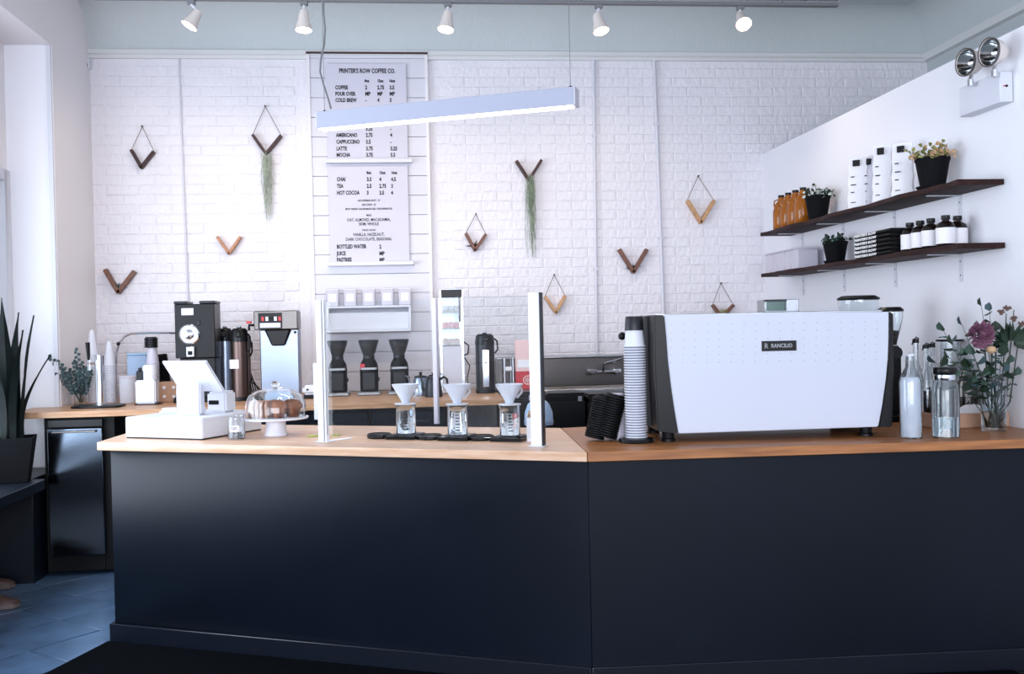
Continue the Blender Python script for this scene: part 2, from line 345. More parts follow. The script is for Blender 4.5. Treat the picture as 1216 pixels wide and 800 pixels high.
# wall shelf box with five small bags
a = onY(389, 395, WY-.1); b = onY(488, 362, WY-.1)
t = thing('wall_shelf', 'white box shelf on the shiplap panel above the hand grinders', 'shelf', (a.x, WY-.035, a.z)); w = b.x-a.x; h = b.z-a.z
MB().box(0, w, -.13, 0, h-.016, h).build('top_board', 'white', t, bev=.002)
MB().box(0, w, -.13, 0, 0, .018).build('bottom_board', 'white', t, bev=.002)
for x in (0, w-.016): MB().box(x, x+.016, -.128, 0, .016, h-.014).build('side_board', 'white', t, bev=.002)
MB().box(.016, w-.016, -.105, -.09, .018, h-.045).build('front_panel', 'white', t, bev=.002)
bag = None
for i, px in enumerate((395, 416, 438, 460, 481)):
    x = onY(px, 361, WY-.1).x; lab = ['leftmost of five small white coffee packets on the box shelf', 'second packet from the left on the white box shelf', 'middle one of five white packets on the box shelf', 'fourth packet from the left on the white box shelf', 'rightmost of the five small white packets on the box shelf'][i]
    if not bag:
        bag = thing('coffee_packet', lab, 'packet', (x, WY-.09, a.z+h+.0005), group='packets on the white box shelf')
        MB().prism([(-.041, 0), (.041, 0), (.043, .11), (.04, .122), (-.04, .122), (-.043, .11)], -.025, .025, 'Y').build('pouch', 'label', bag, bev=.004)
        MB().box(-.043, .043, -.028, .0285, .112, .117).build('top_seal', 'paper', bag)
        MB().box(-.026, .026, -.0262, -.0252, .03, .085).build('front_label', 'paper', bag)
    else: dup(bag, (x, WY-.09, a.z+h+.0005), label=lab)
# conduits on the wall
for i, (p, q, r, lab) in enumerate((((705, 72), (709, 425), .011, 'white painted pipe running down the brick wall left of the other'), ((777, 72), (788, 372), .012, 'white painted pipe on the brick wall nearest the espresso machine'), ((212, 74), (223, 360), .006, 'thin painted conduit on the brick wall above the black grinder'))):
    a = onY(*p, WY-.025); b = onY(*q, WY-.025); a.z = 3.268
    o = MB().tube([(a.x, 0, a.z), (b.x, 0, b.z)], r, 10)
    t = thing('wall_pipe', lab, 'pipe', (0, WY-.009-r, 0)); o.build('pipe', 'board', t)
    for zz in (.25, .7): c = a.lerp(b, zz); MB().box(c.x-r*1.5, c.x+r*1.5, -r*1.05, r+.008, c.z-.008, c.z+.008).build('strap', 'board', t)
a = onY(102, 74, WY-.05)
t = thing('alarm_sensor', 'small white sensor box at the top left of the brick wall', 'sensor', (a.x, WY-.008, a.z))
MB().box(-.025, .025, -.045, 0, -.04, .03).build('housing', 'white', t, bev=.006); MB().box(-.012, .012, -.05, -.04, -.03, -.01).build('lens', 'dark', t)
# ------------------------------------------------------------ V wall planters
def vholder(lab, A, B, D, mt, cord=None, plant=None, wd=.02):
    y = WY-.034; pa, pb, pd = onY(*A, y), onY(*B, y), onY(*D, y)
    t = thing('wall_planter', lab, 'wall decor', (pb.x, y, pb.z), group='wooden V planters on the brick wall')
    for q, nm in ((pa, 'arm'), (pd, 'arm')):
        d = V((q.x-pb.x, 0, q.z-pb.z)); ln = d.length; ang = math.atan2(d.z, d.x)
        mb = MB(); mb.at(0, 0, 0, ry=-ang); mb.box(-.006, ln, -.022, .022, -wd/2, wd/2)
        mb.build(nm, mt, t, bev=.002)
    if cord:
        pc = onY(*cord, y+.01); c = V((pc.x-pb.x, .01, pc.z-pb.z))
        for q in (pa, pd): MB().tube([(q.x-pb.x, 0, q.z-pb.z), c], .0022, 5).build('cord', 'cord', t)
        MB().at(c.x, .0, c.z, rx=pi/2).lathe([(.005, -.02), (.005, .008)], 8).build('nail', 'dark', t)
    if plant:
        mb = MB(); rnd = random.Random(A[0])
        for k in range(16):
            a = rnd.uniform(.1, pi-.1); l = rnd.uniform(.04, .075); b_ = V((0, -.005, .018))
            mb.tube([b_, b_+V((cos(a)*l*.5, -.01, sin(a)*l*.6)), b_+V((cos(a)*l, rnd.uniform(-.03, .01), sin(a)*l*.7))], [.003, .002, .0006], 4)
        mb.build('air_plant', plant, t)
    return t
vholder('dark V planter under the sensor, top left of the wall', (156, 178), (168, 199), (183, 180), 'wd', cord=(169, 150))
b1 = vholder('dark V planter on a cord with moss hanging, left of the menu', (300, 160), (316, 183), (334, 161), 'wd', cord=(315, 126))
vholder('honey coloured V planter without plant above the coffee brewer', (258, 281), (272, 301), (286, 281), 'tan2', wd=.018)
vholder('brown V planter with air plant, lowest on the far left wall', (125, 320), (141, 347), (160, 322), 'wm', plant='leafb', wd=.028)
vholder('small brown V planter on a cord just right of the menu panel', (553, 277), (564, 297), (577, 278), 'wm', cord=(565, 254), plant='wd')
vholder('dark V planter with a long moss tail, below the pendant lamp', (613, 191), (628, 214), (643, 190), 'wd')
vholder('tan V planter on a cord beside the tall white guard post', (647, 352), (660, 371), (671, 351), 'tan', cord=(658, 326))
vholder('brown V planter with plant between the two painted pipes', (735, 296), (752, 323), (768, 296), 'wm', plant='leafd', wd=.026)
vholder('tan V planter on a cord, highest right of the pipes', (816, 238), (832, 264), (848, 238), 'tan', cord=(829, 209), wd=.024)
vholder('small brown V planter with air plant above the espresso machine', (846, 362), (857, 377), (871, 362), 'wm', cord=(856, 336), plant='leafy')
def moss(lab, px, y0, y1, w, mt, seed):
    rnd = random.Random(seed); y = WY-.035; a = onY(px[0], y0, y); b = onY(px[1], y1, y); H = a.z-b.z; mb = MB()
    for k in range(95):
        l = H*(.25+.75*rnd.random()**1.3); x0 = rnd.gauss(0, w*.34); yy = rnd.uniform(-.025, .02); pts = []; x = x0
        st_ = rnd.uniform(0, H*.15)
        for j in range(8):
            zt = st_+(l-st_)*j/7; x += rnd.uniform(-.011, .011); pts.append((x*(1-.45*zt/H)+(b.x-a.x)*zt/H, yy+rnd.uniform(-.003, .003), -zt))
        mb.tube(pts, .0013, 3)
    o = mb.build('hanging_moss', mt); return tag(o, lab, 'plant', kind='stuff', loc=(a.x, y-.012, a.z))
moss('pale green moss hanging from the V planter left of the menu', (317, 319), 180, 263, .045, 'moss2', 1)
moss('long green moss tail hanging below the pendant lamp', (629, 632), 206, 308, .038, 'moss', 2)
# ------------------------------------------------------------ ceiling track and heads
YT = 6.0
a = onY(110, -2, YT); b = onY(995, 8, YT); zt = .5*(onY(300, 2, YT).z+onY(860, 6.5, YT).z)
t = thing('lighting_track', 'grey lighting track along the ceiling carrying five spot heads', 'light track', (a.x, YT, zt)); w = b.x-a.x
MB().box(0, w, -.018, .018, 0, .02).build('rail', 'rope', t, bev=.003)
for k in range(4): MB().tube([(w*(.08+.28*k), 0, .02), (w*(.08+.28*k), 0, CEIL-zt)], .006, 8).build('hanger', 'rope', t)
pts = [(w*.62+k*.03, .012*sin(k*1.1), .052+.010*cos(k*1.1)) for k in range(int(w*.38/.03))]
MB().tube(pts, .006, 5).build('cable', 'dark', t)
MB().tube([(w*.62, 0, .042), (w, 0, .042)], .005, 6).build('cable_rail', 'rope', t)
heads = [((227, 4), (235, 14), (225, 32), .15), ((361, 5), (361, 14), (361, 37), .12), ((532, 6), (532, 15), (529, 37), .2), ((711, 8), (709, 18), (713, 40), .3), ((879, 9), (879, 18), (879, 38), .9)]
for i, (p0, p1, p2, tw) in enumerate(heads):
    lab = ['leftmost spot head on the ceiling track, tilted left', 'second spot head from the left, above the menu panel edge', 'middle spot head on the track, above the pendant lamp', 'fourth spot head, just right of the pendant lamp end', 'rightmost spot head glaring straight towards the room'][i]
    q0 = onY(*p0, YT); q1 = onY(*p1, YT); q2 = onY(*p2, YT); q0.z = zt
    d = (q2-q1); d.y -= tw*d.length; ln = (q2-q1).length; d.normalize()
    t = thing('track_spotlight', lab, 'spotlight', q0, group='spot heads on the ceiling track')
    MB().box(-.022, .022, -.02, .02, -.022, 0).build('adapter', 'rope', t, bev=.003)
    j = q1-q0
    MB().tube([(0, 0, -.02), (j.x, 0, j.z)], .008, 8).build('stem', 'white', t)
    o = MB().lathe([(.0, -.005), (.024, -.004), (.030, .02), (.034, ln*.5), (.047, ln-.012), (.050, ln), (.046, ln), (.042, ln-.02), (0, ln-.02)], 24).build('lamp_housing', 'lampc', t)
    o.location = j; o.rotation_mode = 'QUATERNION'; o.rotation_quaternion = d.to_track_quat('Z', 'Y')
    l_ = MB().lathe([(0, ln-.018), (.041, ln-.018), (.041, ln-.008), (.03, ln-.001), (0, ln+.003)], 24).build('bulb', 'glow', t)
    l_.location = j; l_.rotation_mode = 'QUATERNION'; l_.rotation_quaternion = d.to_track_quat('Z', 'Y')
    sl = bpy.data.lights.new('spot_beam', 'SPOT'); sl.energy = 20; sl.color = (1, .80, .62); sl.spot_size = R_(120); sl.spot_blend = .9; sl.shadow_soft_size = .04
    so = bpy.data.objects.new('spot_beam', sl); C.objects.link(so); so.location = q1+d*(ln+.012)
    aim = V((d.x*.5, .65, -1)) if i < 4 else V((0, -.2, -1)); so.rotation_mode = 'QUATERNION'; so.rotation_quaternion = aim.to_track_quat('-Z', 'Y')
# ------------------------------------------------------------ linear pendant
zb = 2.37
a = onZ(375, 153.5, zb); b = onZ(683, 125, zb); d = b-a; ln = d.length; ang = math.atan2(d.y, d.x)
t = thing('linear_pendant', 'long white bar pendant lamp hanging in front of the menu', 'pendant lamp', (a.x, a.y, zb), ang)
MB().prism([(0, .004), (.006, .004), (.006, .012), (.069, .012), (.069, .004), (.075, .004), (.075, .085), (0, .085)], .006, ln-.006, 'X').build('housing', 'lamph', t, bev=.0015)
MB().box(.008, ln-.022, .007, .068, 0, .010).build('diffuser', 'tube', t, bev=.001)
for x in (0, ln-.006): MB().box(x, x+.006, 0, .075, .002, .086).build('end_cap', 'label', t, bev=.001)
al = bpy.data.lights.new('pendant_light', 'AREA'); al.shape = 'RECTANGLE'; al.size = ln-.06; al.size_y = .05; al.energy = 9; al.color = (1, .96, .9)
ao = bpy.data.objects.new('pendant_light', al); C.objects.link(ao); ao.parent = t; ao.location = (ln/2, .037, -.004)
for x in (.03, ln-.03):
    MB().tube([(x, .037, .085), (x, .037, CEIL-zb)], .0015, 5).build('wire', 'rope', t); MB().ball(x, .037, .09, .009).build('wire_grip', 'dark', t)
    MB().lathe([(.03, CEIL-zb-.02), (.03, CEIL-zb)], 16, (x, .037, 0)).build('canopy', 'white', t)
cy = a.y+.04
pts = [onY(x, y, cy) for x, y in ((393, 129), (390, 118), (384, 100), (380, 85), (381, 70), (385, 52), (386, 35), (384, 15), (384, -10), (384, -60))]
sm = []
for i in range(len(pts)-1):
    for k in range(4): sm.append(pts[i].lerp(pts[i+1], k/4))
inv = (M.Translation((a.x, a.y, zb)) @ M.Rotation(ang, 4, 'Z')).inverted()
MB().tube([inv @ p for p in sm], .005, 8).build('power_cord', 'rope', t)
# ------------------------------------------------------------ front counter
A = onZ(115, 525, HC); Cn = onZ(697, 537, HC); D = V((XR-.004, 3.71, HC)); E2 = V((XR-.004, 5.05, HC)); B2 = onZ(666, 508, HC)
AB = V((A.x+.05, 5.62, HC)); dirL = (Cn-A).normalized(); angL = math.atan2(dirL.y, dirL.x); nL = V((dirL.y, -dirL.x, 0)); dirR = (D-Cn).normalized(); angR = math.atan2(dirR.y, dirR.x); nR = V((dirR.y, -dirR.x, 0))
def local(o, org, ang):
    o.location = org; o.rotation_euler = (0, 0, ang)
    Mi = (M.Translation(org) @ M.Rotation(ang, 4, 'Z')).inverted()
    for v in o.data.vertices: v.co = Mi @ v.co
    return o
T = .036
o = MB().prism([(p.x, p.y) for p in (A, Cn, B2, AB)], HC-T, HC).build('countertop', 'oakl', bev=.002); local(o, A, angL)
tag(o, 'pale butcher block worktop on the left half of the service counter', 'countertop')
g = nR*0
o = MB().prism([(p.x, p.y) for p in (Cn+V((.002, 0, 0)), D, E2, B2+V((.002, 0, 0)))], HC-T, HC).build('countertop', 'oakd', bev=.002); local(o, Cn, angR)
tag(o, 'darker oiled wood worktop under the espresso machine', 'countertop')
ins = .035
def off(p, *ns): 
    q = p.copy()
    for n, k in ns: q = q-n*k
    return q
eL = dirL*.045
A_ = A+eL-nL*ins; mid = Cn-((nL+nR)/(1+nL.dot(nR)))*ins; D_ = D-nR*ins; t_ = .018
ct = thing('service_counter', 'long angled navy service counter with a kink in the middle', 'counter', (0, 0, 0))
AB_ = AB+V((.05, -.05, 0))
MB().prism([(p.x, p.y) for p in (A_, mid, B2-V((0, .06, 0)), AB_)], .0, HC-T-.001).build('left_panel', 'navy', ct, bev=.001)
MB().prism([(p.x, p.y) for p in (mid+V((.0015, 0, 0)), D_, E2-V((0, .05, 0)), B2-V((-.0015, .05, 0)))], .0, HC-T-.001).build('right_panel', 'navy', ct, bev=.001)
def strip(p, q, n, k0, k1, z0, z1, name, e0=0, e1=0):
    dd = (q-p).normalized()
    a_ = p-n*k0-dd*e0; b_ = q-n*k0+dd*e1; c_ = q-n*k1+dd*e1; d_ = p-n*k1-dd*e0
    return MB().prism([(v.x, v.y) for v in (d_, c_, b_, a_)][::-1] if 0 else [(v.x, v.y) for v in (a_, b_, c_, d_)], z0, z1).build(name, 'trimn', ct, bev=.003)
A2 = A_-nL*0; strip(A_, mid, nL, -.016, 0, .001, .09, 'kickboard', e0=.02)
strip(mid, D_, nR, -.016, 0, .001, .09, 'kickboard')
sd = (AB_-A_).normalized(); MB().prism([(v.x, v.y) for v in (A_, A_-V((.02, 0, 0)), A_+sd*.7-V((.02, 0, 0)), A_+sd*.7)][::-1], .001, .09).build('kickboard', 'trimn', ct, bev=.003)
# mat
pm = [onZ(56, 803, 0), onZ(122, 768, 0), A_-nL*-.02]
poly = [(onZ(56, 803, 0).x, onZ(56, 803, 0).y), (-2.0, 3.6), (-2.0, 2.0), (2.3, 2.0), (2.3, D_.y-.03), ((mid+nL*.02).x, (mid+nL*.02).y), ((A_+nL*.02-dirL*.02).x, (A_+nL*.02).y)]
o = MB().prism([(x, y) for x, y in poly][::-1], .009, .017).build('floor_mat', 'mat'); tag(o, 'black carpet mat on the floor along the service counter', 'mat')
# ------------------------------------------------------------ back counter
yb0 = 6.0
def kx(px, y=yb0): return onY(px, 480, y).x
xe = kx(596, 6.3)
o = MB().prism([(-2.27, yb0), (xe, yb0), (xe, WY-.05), (XL+.005, WY-.05), (XL+.005, YJ-.03), (-2.27, YJ-.03)], HB-.035, HB).build('back_worktop', 'oak', bev=.002)
tag(o, 'butcher block worktop running along the brick wall', 'countertop')
xf0, xf1 = kx(50, 6.06), kx(126, 6.06)
bc = thing('back_cabinet', 'dark navy cabinet under the rear wooden worktop', 'cabinet', (0, 0, 0))
for i in range(3):
    x0 = -1.36+i*.56; MB().box(x0, x0+.555, 6.10, WY-.06, .08, HB-.036).build('body', 'navy', bc)
    f = MB().box(x0+.006, x0+.549, 6.078, 6.099, .1, HB-.06).build('door', 'navy', bc, bev=.003)
    MB().box(x0+.2, x0+.35, 6.062, 6.078, HB-.13, HB-.118).build('handle', 'dark', f)
MB().box(-1.36, .32, 6.14, WY-.07, .009, .079).build('plinth', 'blackm', bc)
t = thing('undercounter_fridge', 'undercounter fridge with a brushed steel door beside the window seat', 'fridge', (xf0, 6.05, 0))
wfz = xf1-xf0
MB().box(0, wfz+.04, .03, .72, .03, HB-.037).build('body', 'blackm', t, bev=.004)
MB().box(.03, wfz-.02, -.012, .029, .13, HB-.10).build('door', 'door', t, bev=.004)
MB().box(.03, wfz-.02, .0, .029, HB-.095, HB-.05).build('control_strip', 'black', t, bev=.003)
MB().box(.04, wfz-.03, .02, .029, .04, .12).build('vent_grille', 'black', t)
MB().box(.06, wfz-.05, -.03, -.012, HB-.125, HB-.112).build('handle', 'steeld', t, bev=.003)
# ------------------------------------------------------------ sink
sx0, sx1 = onY(596, 440, 6.5).x, onY(752, 440, 6.5).x
t = thing('sink_unit', 'stainless steel sink with splashback and wall faucet behind the counter', 'sink', (0, 0, 0))
zt1 = onY(690, 424, 6.95).z; xq = onY(770, 440, 6.95).x; zl1 = onY(690, 461, 6.35).z
MB().box(xe+.02, xq, 6.95, 7.0, zl1-.02, zt1).build('splashback', 'steeld', t, bev=.004)
MB().box(xe+.02, xq, 6.90, 7.04, zt1-.001, zt1+.012).build('splashback_cap', 'steel', t, bev=.004)
MB().box(xe+.02, xq, 6.30, 6.36, zl1-.03, zl1).build('front_rim', 'steel', t, bev=.006)
MB().box(xe+.02, xq, 6.36, 6.95, zl1-.28, zl1-.26).build('basin_floor', 'steeld', t)
for x in (xe+.02, xq-.02): MB().box(x, x+.02, 6.36, 6.95, zl1-.26, zl1-.005).build('basin_side', 'steeld', t)
MB().box(xe+.04, xq-.02, 6.36, 6.372, zl1-.26, zl1-.03).build('basin_front', 'steeld', t)
for x in (xe+.06, xq-.06):
    for y in (6.4, 6.9): MB().lathe([(.02, .009), (.02, zl1-.28)], 12, (x, y, 0)).build('leg', 'steel', t)
fx, fz = onY(716, 441, 6.9).x, onY(716, 441, 6.9).z
f = MB().tube([(fx-.075, 6.90, fz), (fx+.085, 6.90, fz)], .011, 10).build('faucet', 'chrome', t)
MB().tube([(fx, 6.89, fz), (fx, 6.88, fz+.045), (fx+.02, 6.86, fz+.06), (fx+.12, 6.8, fz+.09), (fx+.19, 6.75, fz+.10)], .008, 8).build('spout', 'chrome', f)
for dx in (-.08, .09):
    MB().at(fx+dx, 6.94, fz, rx=pi/2).lathe([(.02, -.01), (.02, .05), (.013, .06), (.013, .075)], 12).build('valve', 'chrome', f)
    MB().box(fx+dx-.03, fx+dx+.03, 6.85, 6.868, fz-.006, fz+.018).build('tap_handle', 'chrome', f, bev=.004)
for i, (p0, p1, y0, y1) in enumerate(((603, 634, 465, 520), (650, 695, 466, 520), (699, 745, 467, 520))):
    a = onY(p0, y1, 6.0); b = onY(p1, y0, 6.0); w = b.x-a.x
    t = thing('waste_bin', ['black lidded bin under the sink behind the guard post', 'middle black bin below the steel sink', 'black bin below the sink behind the stack of lids'][i], 'bin', (a.x+w/2, 6.0, .001))
    MB().prism([(-w/2*.9, 0), (w/2*.9, 0), (w/2, b.z-.04), (-w/2, b.z-.04)], 0, .28, 'Y').build('bucket', 'black', t, bev=.012, seg=2)
    MB().box(-w/2-.004, w/2+.004, -.006, .286, b.z-.039, b.z).build('lid', 'black', t, bev=.012, seg=2)
    MB().box(w*.3, w*.4, -.012, -.006, b.z-.05, b.z-.02).build('latch', 'steel', t)
# ============================================================ things on the rear worktop
def X(px, Y): return onY(px, 465, Y).x
def Zp(py, Y, px=400): return onY(px, py, Y).z
HBs = HB+.0006
def sc(Y): return Y/FP
def ring(n, r, z=0, a0=0): return [(r*cos(a0+2*pi*k/n), r*sin(a0+2*pi*k/n), z) for k in range(n)]
# tap tower
Y = 6.28
t = thing('tap_tower', 'chrome cold brew tap column on a black base, far left of the rear worktop', 'tap', (X(119, Y), Y, HBs))
MB().prism([(-.10, -.09), (.11, -.09), (.13, -.06), (.13, .06), (.11, .09), (-.15, .09), (-.17, .06), (-.15, -.07)], 0, .014).build('drip_base', 'black', t, bev=.003)
hz = Zp(421, Y, 119)-HBs
MB().lathe([(.034, .014), (.034, .022), (.026, .026), (.026, hz-.004), (.022, hz)], 24).build('column', 'chrome', t)
f = MB().tube([(0, 0, hz-.05), (-.04, -.03, hz-.05), (-.055, -.045, hz-.05)], .008, 8).build('faucet', 'chrome', t)
MB().tube([(-.05, -.04, hz-.03), (-.05, -.04, hz-.09)], .008, 8).build('nozzle', 'chrome', f)
MB().tube([(-.05, -.04, hz-.03), (-.05, -.04, hz+.0), (-.052, -.045, hz+.075)], [.006, .010, .013], 10).build('handle', 'black', f)
# nested cups
def cupmesh(rb, rt, h, mt, name='cup'):
    return MB().hollow([(rb, 0), (rt*.985, h-.004), (rt+.003, h-.003), (rt+.003, h+.001), (rt, h+.002)], .0012, 16).mesh(name, mt)
def cups(me, x, y, z0, n, pitch, lab, group, flip=False, cat='cup', nm='paper_cup', lean=(0, 0)):
    for k in range(n):
        o = bpy.data.objects.new(nm, me); C.objects.link(o); zz = z0+k*pitch
        o.location = (x+lean[0]*k, y+lean[1]*k, zz); 
        if flip: o.rotation_euler = (pi, 0, 0); o.location.z = z0+me_h[me.name]+k*pitch
        o.rotation_euler[2] = 0
        o['label'] = lab; o['category'] = cat; o['group'] = group
me_h = {}
cA = cupmesh(.024, .036, .085, 'white'); me_h[cA.name] = .087
Y = 6.72
for px, top, lab, g in ((111, 400, 'white cold cup in the tallest sleeve stack behind the tap column', 'tall white cup stack behind the tap'), (131, 415, 'white cup in the stack just right of the tap column', 'white cup stack right of the tap'), (121, 432, 'white cup in the shorter stack hidden behind the tap column', 'white cup stack between the two tall ones')):
    yy = Y if px != 121 else 6.85
    h = Zp(top, yy, px)-HBs-.087; n = max(2, int(h/.0145)); cups(cA, X(px, yy), yy, HBs, n, .0145, lab, g, flip=True)
    t = MB().lathe([(.024, 0), (.018, .05), (.011, .07), (.0, .075)], 16).build('cup_cone', 'white'); tag(t, {111: 'white pointed cap on the tallest cup stack by the pier', 131: 'white pointed cap on the cup stack right of the tap', 121: 'white pointed cap on the hidden middle cup stack'}[px], 'cap', loc=(X(px, yy), yy, HBs+.087+(n-1)*.0145+.0005))
# eucalyptus in vase
def twig(mb_l, p0, p1, n, w, l, rnd, mbst, r=.0018, sag=.03):
    p0, p1 = V(p0), V(p1); mid_ = p0.lerp(p1, .5)+V((0, 0, sag)); P = [p0.lerp(mid_, k/5).lerp(mid_.lerp(p1, k/5), k/5) for k in range(6)]
    mbst.tube(P, [r*(1-.12*k) for k in range(6)], 5)
    for k in range(n):
        s_ = .25+.75*k/n; q = p0.lerp(mid_, s_).lerp(mid_.lerp(p1, s_), s_); side = 1 if k % 2 else -1
        dd = (p1-p0).normalized(); pr = dd.cross(V((0, 1, 0))).normalized()*side
        mb_l.append((q, (dd*.5+pr+V((0, rnd.uniform(-.6, .6), 0))).normalized(), w*rnd.uniform(.8, 1.15), l*rnd.uniform(.8, 1.15)))
    mb_l.append((p1-dd*0.005, dd, w, l))
Y = 6.54; vx = X(96, Y)
t = thing('eucalyptus_vase', 'dark blue-green eucalyptus sprigs in a glass vase beside the left pier', 'vase', (vx, Y, HBs))
hv = Zp(446, Y, 97)-HBs
MB().hollow([(.036, 0), (.040, .01), (.040, hv)], .003, 20).build('vase', 'glass', t)
mbl = []; ms = MB(); rnd = random.Random(3)
for (px, py, dy) in ((60, 424, -.14), (70, 430, -.12), (76, 440, -.16), (68, 445, -.12), (91, 416, .02), (89, 430, -.05), (98, 432, .04), (84, 440, .05), (103, 438, -.05), (95, 442, -.08), (108, 442, .03)):
    q = onY(px, py, Y+dy); twig(mbl, (rnd.uniform(-.01, .01), rnd.uniform(-.01, .01), .012), (q.x-vx, dy, q.z-HBs), 14, .022, .026, rnd, ms, sag=.02)
ms.build('stems', 'leafd', t)
mf = MB()
for q, d, w_, l_ in mbl: mf.leaf(q, d, w_, l_)
o = mf.build('foliage', 'leafb', t); o['kind'] = 'stuff'
# hoop of pale tubing
Y = 6.95
pts = [onY(x, y, Y) for x, y in ((137, 466), (138, 420), (141, 408), (147, 400), (155, 396), (180, 395), (240, 395), (262, 396), (274, 400), (284, 410), (290, 425), (293, 440), (293, 466))]
pts[0].z = pts[-1].z = HBs; b = pts[0].copy()
t = thing('tube_arch', 'thin pale metal hoop arching behind the black grinder', 'rail', b)
MB().tube([p-b for p in pts], .0085, 8).build('tube', 'chrome', t)
for p in (pts[2], pts[6]): MB().ball(p.x-b.x, -.01, p.z-b.z, .013).build('joint', 'dark', t)
# frosted blue tub, white canisters, grey-lidded stack
Y = 6.82
a, b_ = X(154, Y), X(178, Y); w = b_-a
t = thing('storage_tub', 'pale blue translucent tub behind the white canister', 'tub', ((a+b_)/2, Y, HBs)); h = Zp(419, Y, 166)-HBs
MB().box(-w/2, w/2, -.05, .09, 0, h-.014).build('body', 'pblue', t, bev=.008, seg=2); MB().box(-w/2-.004, w/2+.004, -.054, .094, h-.0135, h).build('lid', 'blue', t, bev=.004)
Y = 6.6
t = thing('canister', 'round white canister standing in front of the pale blue tub', 'canister', (X(152, Y), Y, HBs)); h = Zp(446, Y, 152)-HBs
MB().lathe([(.046, 0), (.050, .006), (.052, h-.02), (.0, h-.02)], 28).build('body', 'white', t); MB().lathe([(.053, h-.0195), (.053, h-.004), (.048, h), (0, h)], 28).build('lid', 'label', t)
cG = cupmesh(.028, .041, .1, 'frost'); me_h[cG.name] = .102
Y = 6.68; h = Zp(409, Y, 181)-HBs-.102; n = int(h/.016)
cups(cG, X(182, Y), Y, HBs, n, .016, 'frosted cup in the stack under the grey lids', 'frosted cup stack left of the grinder', flip=True)
lidm = MB().lathe([(.040, 0), (.043, .003), (.043, .007), (.036, .009), (.034, .016), (0, .016)], 20).mesh('stacking_cup_top', 'dark')
def lids(me, x, y, z0, n, pitch, lab, group, tilt=(0, 0), rot=None):
    for k in range(n):
        o = bpy.data.objects.new('stacking_cup_top', me); C.objects.link(o); d = V((tilt[0], tilt[1], 1)).normalized()
        o.location = V((x, y, z0))+d*pitch*k; o.rotation_mode = 'QUATERNION'; o.rotation_quaternion = d.to_track_quat('Z', 'Y')
        o['label'] = lab; o['category'] = 'lid'; o['group'] = group
lids(lidm, X(181, Y), Y, HBs+.102+(n-1)*.016+.0008, 6, .0105, 'dark grey lid piled on top of the frosted cup stack', 'grey lids on the frosted cup stack')
lidb = MB().lathe([(.036, 0), (.039, .003), (.039, .007), (.033, .009), (.031, .015), (0, .015)], 20).mesh('stacking_cup_top', 'blackm')
Y = 6.78; lids(lidb, X(198, Y), Y, HBs+.012, 27, .0105, 'black lid in the leaning stack beside the frosted cups', 'leaning black lids left of the grinder', tilt=(-.10, 0))
# white dispenser
Y = 6.42
t = thing('sanitizer_dispenser', 'stepped white dispenser with a black block in its notch', 'dispenser', (X(163, Y), Y, HBs)); h1 = Zp(451, Y, 167)-HBs; h2 = Zp(433, Y, 180)-HBs; w = X(187, Y)-X(163, Y)
MB().box(0, w, -.05, .05, .006, h1).build('body', 'white', t, bev=.008, seg=2); MB().lathe([(.042, h1), (.042, h2-.012), (.034, h2), (0, h2)], 24, (w-.043, 0, 0)).build('cylinder', 'white', t)
MB().box(.004, .045, -.03, .03, h1, h1+.055).build('black_block', 'black', t, bev=.004); MB().box(.01, .03, -.01, .01, h1+.055, h1+.075).build('knob', 'black', t, bev=.003)
MB().box(-.005, w+.02, -.06, .06, 0, .006).build('tray', 'black', t, bev=.002)
# wooden box with holes
Y = 6.62; a, b_ = X(191, Y), X(216, Y); w = b_-a; h = Zp(453, Y, 200)-HBs
t = thing('cork_holder', 'brown wooden block with four white plugs left of the grinder', 'holder', (a, Y, HBs))
MB().box(0, w, -.05, .05, 0, h).build('block', 'card', t, bev=.003)
for i in (.25, .7):
    for j in (.27, .72): MB().at(w*i, -.05, h*j, rx=pi/2).lathe([(.0, -.002), (.010, -.002), (.010, .004), (.006, .006), (0, .006)], 14).build('plug', 'paper', t)
t = MB().prism([(0, 0), (.07, 0), (.06, .035), (.03, .045), (.005, .03)], 0, .05, 'Y').build('rubber_scoop', 'blackm', bev=.006); tag(t, 'small dark scoop lying in front of the brown block', 'scoop', loc=(X(205, 6.45), 6.45, HBs))
# big black grinder
Y = 6.52; xa, xb = X(209.5, Y), X(257, Y); w = xb-xa; h = Zp(358, Y, 232)-HBs; hb = Zp(425, Y, 232)-HBs
t = thing('bulk_grinder', 'tall black bulk coffee grinder with a round chrome dial', 'coffee grinder', ((xa+xb)/2, Y, HBs))
MB().box(-w/2, w/2, 0, .20, hb, h-.014).build('head', 'black', t, bev=.004)
MB().box(-w/2+.02, w/2-.008, .03, .2, .02, hb).build('column', 'black', t, bev=.004); MB().box(-w/2-.005, w/2, -.06, .22, 0, .02).build('base', 'black', t, bev=.006)
for a, c_ in ((-w/2-.003, -w/2+.075), (.03, w/2+.003)): MB().box(a, c_, -.004, .2, h-.0135, h+.004).build('hopper_lid', 'dark', t, bev=.004)
def on(px, py, y): q = onY(px, py, y); return q.x-(xa+xb)/2, q.z-HBs
p = on(222, 370, Y); o = MB().box(-.040, .034, -.004, 0, -.022, .022).build('name_plate', 'label', t, bev=.001); o.location = (p[0]+.006, 0, p[1])
p = on(236, 383, Y); o = MB().box(-.009, .009, -.008, 0, -.014, .014).build('switch', 'dark', t, bev=.002); o.location = (p[0], 0, p[1])
p = on(225, 397, Y); o = MB().at(rx=pi/2).lathe([(.062, 0), (.064, .006), (.056, .012), (.054, .008), (.032, .008), (.030, .03), (.024, .034), (0, .034)], 32).build('dial', 'chrome', t); o.location = (p[0], 0, p[1])
k_ = MB().box(.018, .055, -.02, -.012, -.006, .006).build('lever', 'steel', o, bev=.002)
